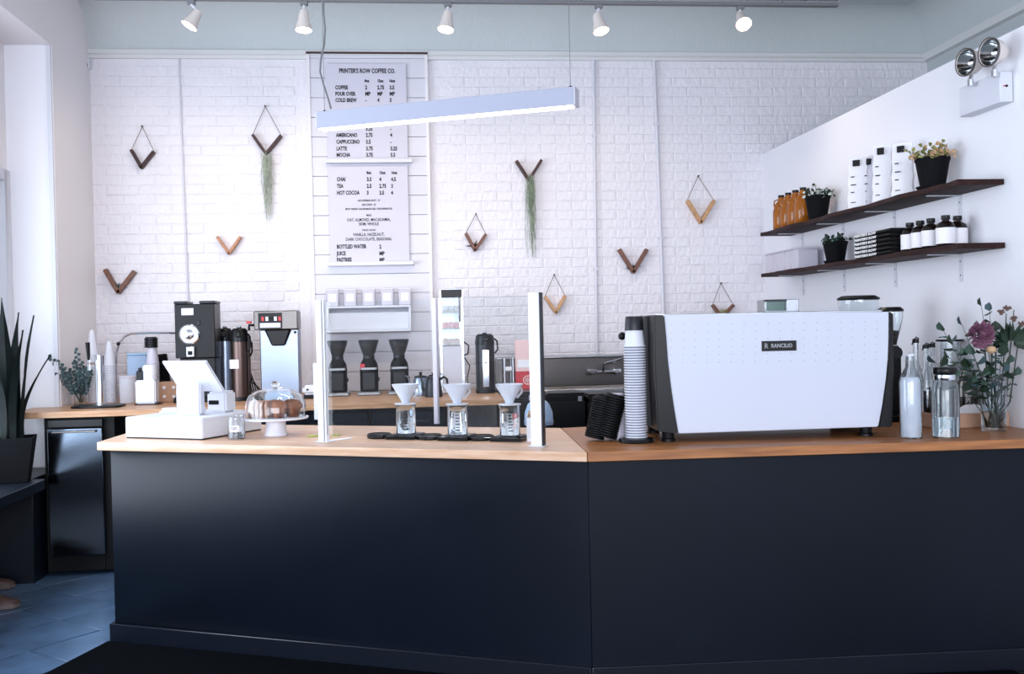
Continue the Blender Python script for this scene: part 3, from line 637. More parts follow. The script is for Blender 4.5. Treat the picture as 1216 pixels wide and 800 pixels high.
p = on(227, 418, Y); o = MB().box(-.026, .026, -.03, 0, -.030, .036).build('chute', 'steel', t, bev=.004); o.location = (p[0], 0, p[1])
MB().box(-.014, .014, -.032, -.03, -.018, .008).build('chute_label', 'ink', o)
# airpots
def airpot(name, lab, px, Y, wpx, top, body, shoulder=.80, lever=True, band=None):
    x = X(px, Y); r = wpx*sc(Y)/2; h = Zp(top, Y, px)-HBs
    t = thing('airpot', lab, 'airpot', (x, Y, HBs), group='airpots on the rear worktop')
    MB().lathe([(r*1.02, 0), (r*1.04, .02), (r, .025)], 28).build('foot', 'black', t)
    MB().lathe([(r*.98, .025), (r*.98, h*shoulder)], 28).build('body', body, t)
    MB().lathe([(r*1.0, h*shoulder), (r*1.02, h*(shoulder+.03)), (r*.92, h*.95), (r*.7, h*.98), (0, h*.98)], 28).build('head', 'black', t)
    MB().box(-r*.3, r*.3, -r*1.25, -r*.5, h*.86, h*.93).build('spout', 'black', t, bev=.005)
    if lever: MB().at(0, 0, h*.975, rx=R_(-10)).box(-.014, .014, -r*.6, r*.9, 0, .014).build('pump_lever', 'steel', t, bev=.004)
    MB().tube([(r*1.0, 0, h*.9), (r*1.25, -.02, h*.86), (r*1.28, -.03, h*.72), (r*1.0, -.02, h*.66)], .006, 6).build('handle', 'black', t)
    return t, r, h
t, r_, h_ = airpot('', 'brushed steel airpot directly right of the black grinder', 269, 6.82, 17, 388, 'steelb')
t, r_, h_ = airpot('', 'bronze airpot with a white tag, nearest the coffee brewer cables', 286, 6.52, 20, 388, 'bronze')
MB().box(-.055, .0, -r_*1.04, -r_*1.0, h_*.44, h_*.56).build('tag', 'paper', t)
t, r_, h_ = airpot('', 'dark bronze airpot behind the tagged one', 290, 6.84, 17, 397, 'bronze', lever=False)
t, r_, h_ = airpot('', 'tall black and silver airpot between the steel case and the guard post', 577, 6.6, 23, 395, 'dark')
MB().prism([(-.022, -r_*1.01), (.022, -r_*1.01), (.022, -r_*.9), (-.022, -r_*.9)], .04, h_*.72).build('steel_strip', 'chrome', t, bev=.004)
MB().lathe([(r_*1.0, h_*.5), (r_*1.03, h_*.5), (r_*1.03, h_*.52), (r_*1.0, h_*.52)], 28).build('band', 'black', t)
# cables
mb = MB(); rnd = random.Random(5)
for k in range(5):
    p0 = onY(297, 428+k*6, 6.9); p1 = onY(302+k*1.2, 463, 6.8); mid_ = p0.lerp(p1, .5)+V((-.03+.03*k, -.05, -.04-.01*k)); p0.z = max(p0.z, HBs+.02); p1.z = HBs+.006
    if mid_.z < HBs+.03: mid_.z = HBs+.03
    mb.tube([p0.lerp(mid_, s_/6).lerp(mid_.lerp(p1, s_/6), s_/6) for s_ in range(7)], .004, 6)
tag(mb.build('cable_bundle', 'black'), 'black cables looping down between the airpots and the brewer', 'cable')
# coffee brewer
Y = 6.5; xa, xb = X(310, Y), X(356, Y); xm = (xa+xb)/2; w = xb-xa; h = Zp(369, Y, 330)-HBs
t = thing('coffee_brewer', 'tall satin steel coffee brewer with a black brew funnel', 'coffee maker', (xm, Y, HBs))
zb1 = Zp(391, Y, 330)-HBs; zb2 = Zp(408, Y, 330)-HBs
MB().prism([(-w/2, 0), (w/2, 0), (w/2, zb1), (w/2-.045, zb1), (w/2-.085, zb2), (-w/2+.075, zb2), (-w/2+.035, zb1), (-w/2, zb1)], 0, .14, 'Y').build('body', 'steelb', t, bev=.006)
MB().prism([(-w/2+.035, zb1), (w/2-.045, zb1), (w/2-.082, zb2-.012), (-w/2+.075, zb2-.012)], -.03, .06, 'Y').build('brew_funnel', 'black', t, bev=.008)
MB().box(-w/2-.03, w/2-.0, -.03, .16, zb1, h).build('head', 'steeld', t, bev=.005)
MB().box(-w/2-.002, w/2-.095, -.036, -.03, zb1+.006, h-.012).build('control_panel', 'black', t, bev=.001)
for k, c_ in enumerate(('red', 'white', 'ink', 'white', 'red')): MB().box(-w/2+.018+k*.026, -w/2+.034+k*.026, -.04, -.036, h-.062, h-.036).build('button', c_, t)
MB().box(-w/2+.008, w/2-.105, -.0385, -.036, zb1+.012, h-.075).build('badge', 'label', t)
o = MB().tube([(-w/2-.03, -.01, zb1+.03), (-w/2-.06, -.02, zb1+.03), (-w/2-.06, -.03, zb1+.0)], .009, 8).build('hot_water_tap', 'dark', t); MB().box(-w/2-.075, -w/2-.045, -.04, -.01, zb1+.04, zb1+.055).build('tap_lever', 'red', o, bev=.003)
o = MB().at(w/2-.02, -.004, zb1-.02, rx=pi/2).lathe([(.009, 0), (.007, .01), (0, .012)], 12).build('knob', 'black', t)
o = MB().at(0, 0, .06, rx=pi/2).lathe([(.02, 0), (.018, .01), (0, .012)], 16).build('gauge', 'chrome', t)
# small white machine
Y = 6.55; t = thing('small_white_scale', 'small white rounded device with a black base right of the brewer', 'device', (X(370, Y), Y, HBs))
MB().box(-.045, .045, -.05, .05, 0, .025).build('base', 'black', t, bev=.004); MB().box(-.055, .055, -.055, .055, .025, .085).build('housing', 'white', t, bev=.018, seg=3); MB().at(-.02, -.056, .058, rx=pi/2).lathe([(.007, 0), (.006, .004), (0, .004)], 12).build('dial', 'black', t)
# three burr grinders
def burr(lab, px, extra=None):
    Y = 6.75; x = X(px, Y); h = Zp(404, Y, px)-HBs
    t = thing('burr_grinder', lab, 'coffee grinder', (x, Y, HBs), group='small burr grinders on the rear worktop')
    MB().box(-.075, .075, -.10, .09, 0, .022).build('foot', 'silver', t, bev=.006)
    MB().lathe([(.058, .022), (.060, .05), (.060, h*.48), (.056, h*.56), (.040, h*.64), (.034, h*.67)], 28).build('body', 'blackm', t)
    MB().box(-.044, .044, -.068, -.02, .03, h*.42).build('grounds_bin', 'gdark' if 0 else 'black', t, bev=.006)
    MB().at(0, -.0, 0).prism([(-.05, -.062), (.05, -.062), (.054, -.03), (-.054, -.03)], h*.455, h*.50).build('silver_band', 'silver', t, bev=.003)
    MB().lathe([(.037, h*.66), (.039, h*.70), (.037, h*.715)], 24).build('collar', 'dark', t)
    o = MB().hollow([(.036, h*.715), (.046, h*.78), (.064, h*.93), (.066, h*.965)], .002, 28).build('hopper', 'gdark', t)
    MB().lathe([(.030, h*.725), (.040, h*.78), (.050, h*.86), (0, h*.87)], 20).build('beans', 'coffee', o)
    MB().lathe([(.067, h*.965), (.068, h*.985), (.060, h), (0, h)], 28).build('hopper_lid', 'dark', t)
    MB().at(.058, -.02, h*.28, ry=pi/2).lathe([(.014, 0), (.012, .01), (0, .01)], 12).build('dial', 'black', t)
    return t
g1 = burr('left black burr grinder, nearest the left guard post', 402)
g2 = dup(g1, (X(439, 6.75), 6.75, HBs), label='middle black burr grinder with a red sticker on its shoulder'); o = MB().at(-.035, -.035, .185, rz=-.6).box(-.018, .018, -.012, -.004, -.02, .02).build('red_sticker', 'red', g2)
g3 = dup(g1, (X(475, 6.75), 6.75, HBs), label='right black burr grinder beside the gooseneck kettles')
# kettles
def kettle(lab, px, Y, ang, body):
    t = thing('gooseneck_kettle', lab, 'kettle', (X(px, Y), Y, HBs), ang, group='gooseneck kettles')
    MB().lathe([(.056, 0), (.058, .01), (.046, .10), (.040, .115)], 28).build('body', body, t)
    MB().lathe([(.041, .115), (.038, .125), (.01, .130), (.008, .142), (.014, .150), (0, .152)], 20).build('lid', 'black', t)
    MB().tube([(-.05, 0, .035), (-.078, 0, .05), (-.078, 0, .09), (-.092, 0, .125), (-.108, 0, .13)], [.009, .007, .006, .005, .005], 8).build('spout', body, t)
    MB().tube([(.042, 0, .108), (.075, 0, .125), (.095, 0, .11), (.10, 0, .06), (.09, 0, .04)], .008, 8).build('handle', 'black', t)
kettle('steel gooseneck kettle right of the burr grinders', 500, 6.5, .5, 'steelb'); kettle('black gooseneck kettle in front of the narrow steel case', 515, 6.36, -.5, 'dark')
# narrow steel case
Y = 6.62; xa, xb = X(524, Y), X(552, Y); w = xb-xa; h = Zp(344, Y, 538)-HBs; dp = .24
t = thing('display_case', 'tall narrow steel framed display case right of the menu panel', 'display case', ((xa+xb)/2, Y, HBs))
for x in (-w/2, w/2-.012):
    for y in (0, dp-.012): MB().box(x, x+.012, y, y+.012, .0, h).build('frame_post', 'chrome', t)
MB().box(-w/2, w/2, 0, dp, h, h+.008).build('top', 'steel', t, bev=.002); MB().box(-w/2+.012, w/2-.004, -.002, 0.004, h-.05, h).build('header', 'black', t)
MB().box(w/2-.028, w/2-.012, .001, .01, h-.21, h-.05).build('hinge_strip', 'black', t)
MB().box(-w/2+.012, w/2-.012, dp-.008, dp-.002, 0, h-.002).build('back_panel', 'steelb', t)
for z in (0, h*.46, h*.62, h*.78): MB().box(-w/2+.012, w/2-.012, .002, dp-.012, z, z+.006).build('shelf', 'steeld', t)
MB().box(-w/2+.013, w/2-.013, .004, .010, .006, h*.455).build('lower_panel', 'blue' if 0 else 'label', t)
MB().box(-w/2+.012, w/2-.012, .0, .003, h*.465, h-.05).build('glass_door', 'glass', t)
base_ = V(((xa+xb)/2, Y, HBs)); rnd = random.Random(8)
for j, (z, m_) in enumerate(((h*.46+.0065, 'pastry'), (h*.62+.0065, 'red'), (h*.78+.0065, 'silver'))):
    for k in range(3):
        o = MB().lathe([(.016, 0), (.019, .01), (.019, .032), (.012, .04), (0, .042)], 14).build('spice_jar', m_); o.location = base_+V((-.036+.036*k, .05, z))
        tag(o, ['small brown jar on the lowest shelf of the steel case', 'small red jar on the middle shelf of the steel case', 'small silver jar on the top shelf of the steel case'][j], 'jar', group=['brown jars in the steel case', 'red jars in the steel case', 'silver jars in the steel case'][j])
p0, p1 = base_+V((w/2, .08, .62)), base_+V((w/2+.03, .05, .02))
mb = MB().tube([(w/2, .08, h*.5), (w/2+.035, .06, h*.46), (w/2+.03, .05, h*.38), (w/2+.0, .06, h*.36)], .005, 6); mb.tube([(w/2, .1, h*.36), (w/2+.04, .05, h*.26), (w/2+.02, .05, h*.14), (w/2+.035, .04, .006)], .004, 6); mb.build('power_cord', 'black', t)
# red box, sheet, steel rack left of the post
Y = 6.3; xa, xb = X(614, Y), X(640, Y); 
MB().box(xe+.022, X(655, 6.35), 6.361, 6.94, zl1-.016, zl1-.001).build('drainboard', 'steel', bpy.data.objects['sink_unit'], bev=.003)
Y = 6.45; xa, xb = X(614, Y), X(640, Y); w = xb-xa; hq = onY(615, 404, Y).z-zl1
t = thing('tea_carton', 'carton with a red lower half and pale pink top behind the guard post', 'box', ((xa+xb)/2, Y, zl1+.0006))
MB().box(-w/2, w/2, 0, .10, 0, hq*.36).build('red_base', 'red', t, bev=.002); MB().box(-w/2, w/2, .001, .099, hq*.3605, hq).build('pale_top', 'pink', t, bev=.002)
MB().box(-w/2+.01, w/2-.01, -.0012, .001, hq*.44, hq*.60).build('white_panel', 'paper', t)
o = MB().at(rx=pi/2).lathe([(.030, 0), (.030, .001), (.024, .001), (.024, 0)], 24, cap=False).build('emblem_ring', 'pink', t); o.location = (0, -.0005, hq*.18)
for k in range(4): o2 = MB().at(0, 0, 0, ry=k*pi/4).box(-.02, .02, -.0015, -.0005, -.0025, .0025).build('emblem_ray', 'pink', o)
Y = 6.5; xa, xb = X(594.5, Y)+.01, X(612, Y); w = xb-xa; hq = onY(603, 425, Y).z-zl1; y0 = Y
t = thing('steel_rack', 'low steel wire rack next to the red carton on the sink end', 'rack', (xa+.02, Y, zl1+.0006))
for x in (0, w-.03): 
    for y in (0, .15): MB().tube([(x, y, 0), (x, y, hq)], .004, 6).build('rack_post', 'steel', t)
for z in (.02, hq*.55, hq-.006): MB().box(0, w-.03, 0, .15, z, z+.006).build('rack_shelf', 'steeld', t)
MB().box(.005, w-.04, -.006, -.001, hq*.6, hq*.72).build('white_tag', 'paper', t)
# ============================================================ service counter things
HCs = HC+.0006
def P(px, py, z=HCs): return onZ(px, py, z)
# cash drawer
p0, p1 = P(149, 520), P(240.5, 522.5); d = (p1-p0); w = d.length; a = math.atan2(d.y, d.x); dz = .098
t = thing('cash_drawer', 'wide white cash drawer at the left end of the service counter', 'cash drawer', p0, a)
DD = .44
MB().box(.004, w-.004, .004, DD-.004, 0, .006).build('rubber_base', 'black', t)
MB().box(0, w, 0, DD, .006, dz).build('housing', 'white', t, bev=.004, seg=2)
MB().box(.014, w-.014, DD, DD+.004, .02, dz-.014).build('drawer_front', 'white', t, bev=.001)
MB().box(w, w+.0008, .01, DD-.01, dz-.012, dz-.010).build('seam', 'label', t)
inv = M.Translation(p0) @ M.Rotation(a, 4, 'Z'); top = dz
def onD(x, y, z=.0005): return inv @ V((x, y, top+z))
o = MB().box(0, .10, 0, .075, 0, .012).box(.01, .09, .012, .066, .012, .026).build('card_reader', 'white', bev=.006, seg=2); tag(o, 'flat white card reader on the left corner of the cash drawer', 'card reader', loc=onD(.05, .16), rz=a+.3)
# POS terminal
t = thing('sales_terminal', 'white tablet sales terminal tilted on its stand, seen from behind', 'tablet', onD(.27, .12), a+.32)
wx = .115
th = MB().at(.015, .035, .185, rx=R_(132), rz=-.28); th.box(-.125, .125, -.10, .10, .0, .014); o = th.build('tablet', 'white', t, bev=.006, seg=2)
th = MB().at(.015, .035, .185, rx=R_(132), rz=-.28); th.box(-.113, .113, -.088, .088, -.002, .0); th.build('screen', 'black', t)
MB().prism([(-.01, 0), (.075, 0), (.07, .02), (.052, .05), (.048, .115), (.02, .15), (-.005, .15), (-.01, .10)], -wx/2, wx/2, 'X').build('stand', 'white', t, bev=.008, seg=2)
t = thing('receipt_printer', 'white receipt printer on the drawer behind the tablet terminal', 'printer', onD(.275, .24), a+.25)
MB().box(0, .095, 0, .12, 0, .10).build('housing', 'white', t, bev=.010, seg=2); MB().box(.01, .06, -.002, .002, .04, .06).build('paper_slot', 'black', t)
# tip jar
q = P(281, 521); t = thing('tip_jar', 'small glass tip jar with a white TIPS tag beside the cash drawer', 'jar', q, .0)
MB().hollow([(.034, 0), (.038, .006), (.038, .085), (.034, .095), (.036, .105)], .0025, 24).build('jar', 'glass', t)
MB().at(0, 0, 0).box(-.022, .020, -.0415, -.0395, .036, .062).build('tag', 'paper', t); text('TIPS', .022, 'ink', t, (-.019, -.0418, .041), sx=.75)
mb = MB(); rnd = random.Random(2)
for k in range(26): mb.at(rnd.uniform(-.017, .017), rnd.uniform(-.017, .017), .005+.0022*k*.5, rx=rnd.uniform(-.4, .4)).lathe([(0, 0), (.010, 0), (.010, .0018), (0, .0018)], 10)
o = mb.build('coins', 'silver', t); o['kind'] = 'stuff'
# cake stand
q = P(328, 517); s1 = q.y*1.0/FP
t = thing('cake_stand', 'white footed cake stand with pastries next to the tip jar', 'cake stand', q)
zs = .078; MB().lathe([(.052, 0), (.054, .004), (.047, .02), (.044, zs-.012), (.06, zs-.006), (.146, zs-.001), (.150, zs+.006), (.146, zs+.008), (0, zs+.006)], 40).build('stand', 'whitem', t)
dm = thing('glass_dome', 'clear glass dome with a round knob covering the pastries', 'dome', q+V((0, 0, zs+.0088)))
zd = .128; pr_ = [(.138, 0), (.139, .03), (.136, .065), (.122, .098), (.090, .120), (.050, zd), (.0, zd+.002)]; pi_ = [(r-.003 if r > .01 else 0, z if i == 0 else z-.003) for i, (r, z) in enumerate(pr_)]
MB().lathe(pi_[::-1]+pr_, 40).build('cover', 'glass', dm); MB().ball(0, 0, zd+.022, .019, .85, 16, 10).lathe([(.010, zd), (.007, zd+.008), (.010, zd+.012)], 12).build('knob', 'glass', dm)
rnd = random.Random(11); zt_ = zs+.0075
def at3(o, x, y, lab, cat, grp, rz=0, dz=0): o.location = q+V((x, y, zt_+dz)); o.rotation_euler = (0, 0, rz); o['label'] = lab; o['category'] = cat; o['group'] = grp; return o
mm = MB().lathe([(.022, 0), (.029, .036), (.038, .044), (.037, .060), (.025, .076), (0, .081)], 16).mesh('muffin', 'pastry')
for k, (x, y) in enumerate(((.022, -.045), (.085, -.015), (.065, .055), (-.01, .04))):
    o = bpy.data.objects.new('muffin', mm); C.objects.link(o); at3(o, x, y, 'brown muffin under the right side of the glass dome', 'muffin', 'muffins under the dome')
sm_ = MB().prism([(-.042, 0), (.042, 0), (.045, .058), (.025, .080), (-.025, .080), (-.045, .058)], 0, .014, 'Y').mesh('cake_slice', 'cake', .002)
for k in range(5):
    o = bpy.data.objects.new('cake_slice', sm_); C.objects.link(o); at3(o, -.105+.021*k, -.02, 'pale loaf cake slice standing on the left side of the stand', 'cake slice', 'cake slices under the dome', rz=R_(80))
# guard
gp0 = P(384.5, 524); gp1 = P(639.5, 529.5); gd = (gp1-gp0); gl = gd.length; ga = math.atan2(gd.y, gd.x); hl = .60
t = thing('glass_guard', 'white posted glass sneeze guard standing on the service counter', 'glass screen', gp0, ga)
hL = onY(382, 356, gp0.y).z-HC; hR = onY(634, 347.5, gp1.y).z-HC; hh = (hL+hR)/2
MB().box(-.020, .008, -.012, .012, .003, hh).build('post', 'whitem', t, bev=.002)
MB().box(.012, .020, -.010, .014, .003, hh).build('post', 'whitem', t, bev=.001); MB().box(.008, .012, -.006, .01, .003, hh-.002).build('post_slot', 'black', t)
MB().box(gl-.028, gl+.018, -.012, .012, .003, hh).build('post', 'whitem', t, bev=.002)
MB().box(gl+.018, gl+.024, -.010, .02, .003, hh).build('post_slot', 'dark', t)
for x in (-.028, gl-.036): MB().box(x, x+.068, -.03, .03, 0, .003).build('base_plate', 'whitem', t, bev=.001)
MB().box(.020, gl-.028, -.003, .003, .03, hh-.012).build('glass_panel', 'guard', t)
inv2 = (M.Translation(gp0) @ M.Rotation(ga, 4, 'Z')).inverted()
for px, py0, py1 in ((376.5, 431, 498), (519, 354, 503)):  # left bar is a post, frosted bar imitates a reflection in the glass
    b0 = P(px, py1); b1 = onY(px, py0, b0.y); l = inv2 @ b0
    MB().box(l.x-.012, l.x+.012, -.010+l.y, .010+l.y, 0, b1.z-HC).build('rear_post_and_reflection', 'frost' if px > 400 else 'whitem', t, bev=.002)
# scales, beakers, drippers
def station(i, px, pyf, labs):
    f0 = P(px, pyf); c = f0+V((-nL.x, -nL.y, 0))*.075
    sc_ = thing('coffee_scale', labs[0], 'scale', c, angL+.02, 'coffee scales on the counter')
    MB().box(-.072, .072, -.075, .075, 0, .014).build('body', 'black', sc_, bev=.005, seg=2); MB().box(-.062, .062, -.045, .068, .014, .019).build('platform', 'dark', sc_, bev=.003)
    MB().box(-.03, .03, -.070, -.05, .0142, .0147).build('display', 'blackm', sc_)
    tr = thing('drip_tray', labs[1], 'drip tray', c-dirL*.125+nL*.012, angL, 'round black drip trays')
    MB().lathe([(.050, 0), (.055, .004), (.055, .016), (.050, .020), (.046, .014), (0, .014)], 28).build('dish', 'black', tr); MB().lathe([(0, .0142), (.043, .0142), (.043, .017), (0, .017)], 28).build('grille', 'blackm', tr)
    b = c+V((0, 0, .0196)); hb_ = .128
    bk = thing('beaker', labs[2], 'beaker', b, 0, 'glass pour over beakers')
    MB().hollow([(.040, 0), (.043, .004), (.043, hb_-.008), (.047, hb_)], .0022, 32).build('beaker_glass', 'glass', bk)
    for k in range(7):
        z = .02+.013*k; vs = []; n = 4; a0 = -pi/2-.25; a1 = a0+(.34 if k % 2 else .46)
        for e in (z, z+.004): vs += [(.0436*cos(a0+(a1-a0)*j/n), .0436*sin(a0+(a1-a0)*j/n), e) for j in range(n+1)]
        MB().add(vs, [(j, j+1, j+n+2, j+n+1) for j in range(n)]).build('graduation_mark', 'ink', bk)
    MB().at(.0436*cos(-.9), .0436*sin(-.9), .045, rz=-.9+pi/2, rx=pi/2).lathe([(0, 0), (.010, 0), (.010, .001), (0, .001)], 16).build('white_dot', 'paper', bk)
    dr = thing('pour_over_dripper', labs[3], 'dripper', b+V((0, 0, hb_+.0006)), 0, 'white pour over drippers')
    MB().lathe([(.014, 0), (.048, .0), (.049, .004), (.014, .006), (.013, .0)], 32).build('flange', 'whitem', dr)
    MB().lathe([(.010, .006), (.017, .006), (.020, .018), (.058, .082), (.059, .088), (.056, .088), (.050, .078), (.012, .014), (.010, .006)], 36).build('cone', 'whitem', dr)
    MB().tube([(.03, .02, .06), (.055, .04, .07), (.06, .045, .05), (.035, .025, .028)], .005, 8).build('handle', 'whitem', dr)
station(0, 474, 522, ('left coffee scale, black and square, nearest the cash drawer', 'round black drip tray left of the first scale', 'beaker on the left scale with a white dripper on top', 'leftmost white cone dripper on its beaker'))
station(1, 536, 523.5, ('middle black coffee scale behind the glass guard', 'drip tray between the left and the middle scale', 'beaker on the middle coffee scale', 'middle white cone dripper'))
station(2, 599, 524.5, ('right black coffee scale near the tall guard post', 'drip tray between the middle and the right scale', 'beaker on the right scale beside the stir sticks', 'rightmost white cone dripper beside the post'))
# stir sticks box
q = P(629, 526)-nL*.07; t = thing('stick_holder', 'white square holder of wooden stir sticks behind the right post', 'holder', q, angL)
MB().box(-.026, .026, -.026, -.023, 0, .10).box(-.026, .026, .023, .026, 0, .13).box(-.026, -.023, -.023, .023, 0, .115).box(.023, .026, -.023, .023, 0, .115).box(-.023, .023, -.023, .023, 0, .003).build('box', 'paper', t)
sk = MB().box(-.003, .003, -.0008, .0008, 0, .125).mesh('stir_stick', 'tan')
rnd = random.Random(4); mtx = M.Translation(q) @ M.Rotation(angL, 4, 'Z')
for k in range(14):
    o = bpy.data.objects.new('stir_stick', sk); C.objects.link(o); p = mtx @ V((-.016+.008*(k % 5), -.014+.012*(k//5), .0035)); o.location = p; o.rotation_euler = (rnd.uniform(-.03, .03), rnd.uniform(-.03, .03), angL)
    o['label'] = 'thin wooden stir stick in the white square holder'; o['category'] = 'stir stick'; o['group'] = 'stir sticks in the holder'
q = P(640, 504); t = thing('blue_cover', 'pale blue translucent round cover behind the stir sticks', 'cover', q)
MB().hollow([(.070, 0), (.072, .02), (.072, .02)], .003, 28).build('rim', 'pblue', t); MB().lathe([(.070, .02), (.068, .06), (.052, .10), (.028, .122), (0, .128)], 28).build('shell', 'pblue', t)
# scraps by left post
for px, py, m_, nm, lab, w_, d_, r_ in ((372, 518, 'green', 'sticky_note', 'pale yellow-green note lying left of the left guard post', .05, .04, .2), (399, 517, 'green', 'sticky_note', 'greenish note lying just right of the left guard post', .035, .03, -.3), (404, 522, 'paper', 'paper_bag', 'white folded paper bag lying right of the left guard post', .12, .035, .75)):
    q = P(px, py); o = MB().box(-w_/2, w_/2, -d_/2, d_/2, 0, .004).build(nm, m_, bev=.001); tag(o, lab, 'paper', loc=q, rz=r_)
# ---------------------------------------------------------- right half: lids, cups, espresso machine
def lidstack(px, py, px1, py1, r, n, lab, g):
    b = P(px, py); b.y += r; Yb = b.y; tt = onY(px1, py1, Yb); d = (tt-b).normalized(); ln = (tt-b).length
    me = MB().lathe([(r*.88, 0), (r, .003), (r, .008), (r*.86, .011), (r*.80, .019), (0, .019)], 24).mesh('stacking_cup_top', 'blackm')
    b.z += r*math.sqrt(max(0, 1-d.z**2))
    for k in range(n):
        o = bpy.data.objects.new('stacking_cup_top', me); C.objects.link(o); o.location = b+d*(ln/n*k); o.rotation_mode = 'QUATERNION'; o.rotation_quaternion = d.to_track_quat('Z', 'Y'); o['label'] = lab; o['category'] = 'lid'; o['group'] = g
lidstack(708, 524, 716, 476, .042, 17, 'black lid in the nearly upright stack left of the leaning one', 'upright black lid stack')
lidstack(722, 524, 731, 474, .047, 17, 'black lid in the leaning stack next to the cup tower', 'leaning black lid stack')
q = P(759, 526); q.y += .05; hcp = onY(757, 376, q.y).z-HC
o = MB().lathe([(.072, 0), (.074, .004), (.070, .014), (.05, .018), (0, .018)], 32).build('cup_stand', 'black'); tag(o, 'round black base under the tall stack of paper cups', 'base', loc=q)
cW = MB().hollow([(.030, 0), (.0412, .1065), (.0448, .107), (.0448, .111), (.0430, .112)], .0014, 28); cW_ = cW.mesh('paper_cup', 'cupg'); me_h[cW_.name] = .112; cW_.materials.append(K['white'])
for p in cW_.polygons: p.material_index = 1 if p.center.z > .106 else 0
cT_ = cW.mesh('paper_cup', 'white'); me_h[cT_.name] = .112
hst = hcp-.035-.035; n = int((hst-.112)/.0108)+4
cups(cT_, q.x, q.y, q.z+.0186+n*.0108, 1, .01, 'plain white paper cup topping the tall stack, under the dark cup', 'tall paper cup stack', flip=True)
cups(cW_, q.x, q.y, q.z+.0186, n, .0108, 'white paper cup in the tall stack left of the espresso machine', 'tall paper cup stack', flip=True)
ztop = q.z+.0186+n*.0108+.112
o = MB().lathe([(.030, -.004), (.0445, -.112+.0)], 4) if 0 else MB().lathe([(0, .052), (.0325, .052), (.0365, 0), (.0385, 0), (.0345, .054), (.033, .057), (0, .057)], 28).build('cup_topper', 'dark'); tag(o, 'dark grey cup turned over on top of the tall cup stack', 'cup', loc=(q.x, q.y, ztop-.012))
o.location.z = ztop-.046
o = MB().lathe([(.047, 0), (.0475, .001), (.0475, .009), (.046, .010)], 28)
q2 = P(744, 525); q2.y += .10
cS = MB().hollow([(.027, 0), (.037, .085), (.039, .086), (.039, .090)], .0014, 20).mesh('small_cup', 'frost'); me_h[cS.name] = .090
cups(cS, q2.x-.006, q2.y+.03, HCs, 9, .0125, 'small translucent cup stacked behind the tall paper cups', 'small cups behind the cup tower', flip=True, nm='small_cup')
# espresso machine: local frame x along counter, y away
fL, fR = P(797, 525), P(1035, 519.5); ym = (fL.y+fR.y)/2-.0; md = (fR-fL); am = math.atan2(md.y, md.x)*.6
org = fL.lerp(fR, .5); org.y += .03
t = thing('espresso_machine', 'large white espresso machine with black ends and a dotted front panel', 'espresso machine', org, am)
mi = (M.Translation(org) @ M.Rotation(am, 4, 'Z')).inverted()
def lm(px, py, dy=0):      # point on the machine's front plane
    n_ = V((-sin(am), cos(am), 0)); d = ray(px, py); o_ = org+n_*(dy-.03); k = (o_-EYE).dot(n_)/d.dot(n_); return mi @ (EYE+d*k)
edge = [(789, 373.5), (791.5, 400), (793.5, 428), (797, 458), (801, 486), (806, 514.5), (1043, 506.5), (1048, 480), (1052, 452), (1054.5, 425), (1055.5, 400), (1055.5, 370.5)]
pl = [lm(*e) for e in edge]; ztop_m = pl[0].z; yp = -.03
MB().prism([(p.x, p.z) for p in pl][::1], yp, yp+.014, 'Y').build('front_panel', 'panelw', t, bev=.003, seg=2)
def side(e0, e1, name, m_, y0, y1):
    L_ = [lm(*e) for e in e0]; R1 = [lm(*e) for e in e1][::-1]
    return MB().prism([(p.x, p.z) for p in L_+R1], y0, y1, 'Y').build(name, m_, t, bev=.006, seg=2)
side([(776, 374), (777, 440), (781, 512)], [(789.5, 374), (795, 440), (806, 515)], 'side_fin', 'black', yp-.002, .40)
side([(1054.5, 370.5), (1053, 440), (1043, 507)], [(1061, 370.5), (1062, 440), (1060, 507)], 'side_fin', 'black', yp-.002, .40)
side([(769, 376), (770, 440), (775, 508)], [(776, 375), (777, 440), (781, 511)], 'side_cover', 'dark', .10, .42)
zb_ = pl[5].z; xl_ = lm(779, 400).x; xr_ = lm(1059, 400).x
MB().box(xl_+.012, xr_-.012, yp+.016, .44, zb_+.03, ztop_m-.010).build('body', 'steel', t, bev=.004)
MB().box(lm(806, 514).x-.05, lm(1043, 506).x+.04, yp+.02, .42, zb_+.001, zb_+.03).build('chassis', 'blackm', t, bev=.004)
MB().box(xl_+.02, xr_-.02, .01, .43, ztop_m-.0098, ztop_m+.002).build('cup_tray', 'steel', t, bev=.002)
for px in (797, 1035):
    for y in (.03, .36): 
        x = lm(px, 520).x
        MB().lathe([(.029, 0), (.029, .010), (.024, .014), (.026, zb_+.002)], 20, (x, y, 0)).build('foot', 'black', t)
mb = MB()
for j in range(6):
    for i in range(19):
        p = lm(797.5+14.35*i-.25*j, 385.5+9*j-(i*14.35)*.015)
        mb.at(p.x, yp-.0002, p.z, rx=pi/2).lathe([(0, 0), (.0021, 0), (.0021, .0006), (0, .0006)], 6)
o = mb.build('perforations', 'silver', t); o['kind'] = 'stuff'
pa, pb = lm(904.5, 417), lm(945.5, 404)
o = MB().box(0, pb.x-pa.x, -.003, 0, 0, pb.z-pa.z).build('name_plate', 'black', t, bev=.0008); o.location = (pa.x, yp, pa.z)
text('RANCILIO', .022, 'silver', o, (.038, -.0033, .014), sx=.86, bold=.0004); text('R', .030, 'silver', o, (.010, -.0033, .011), sx=.9, name='emblem')
k0 = lm(739, 399, .17); o = MB().tube([(k0.x, .17, k0.z), (k0.x+.16, .17, k0.z)], .007, 8).build('steam_handle', 'black', t); MB().ball(k0.x+.004, .17, k0.z, .017, 1.0).build('knob', 'black', o)
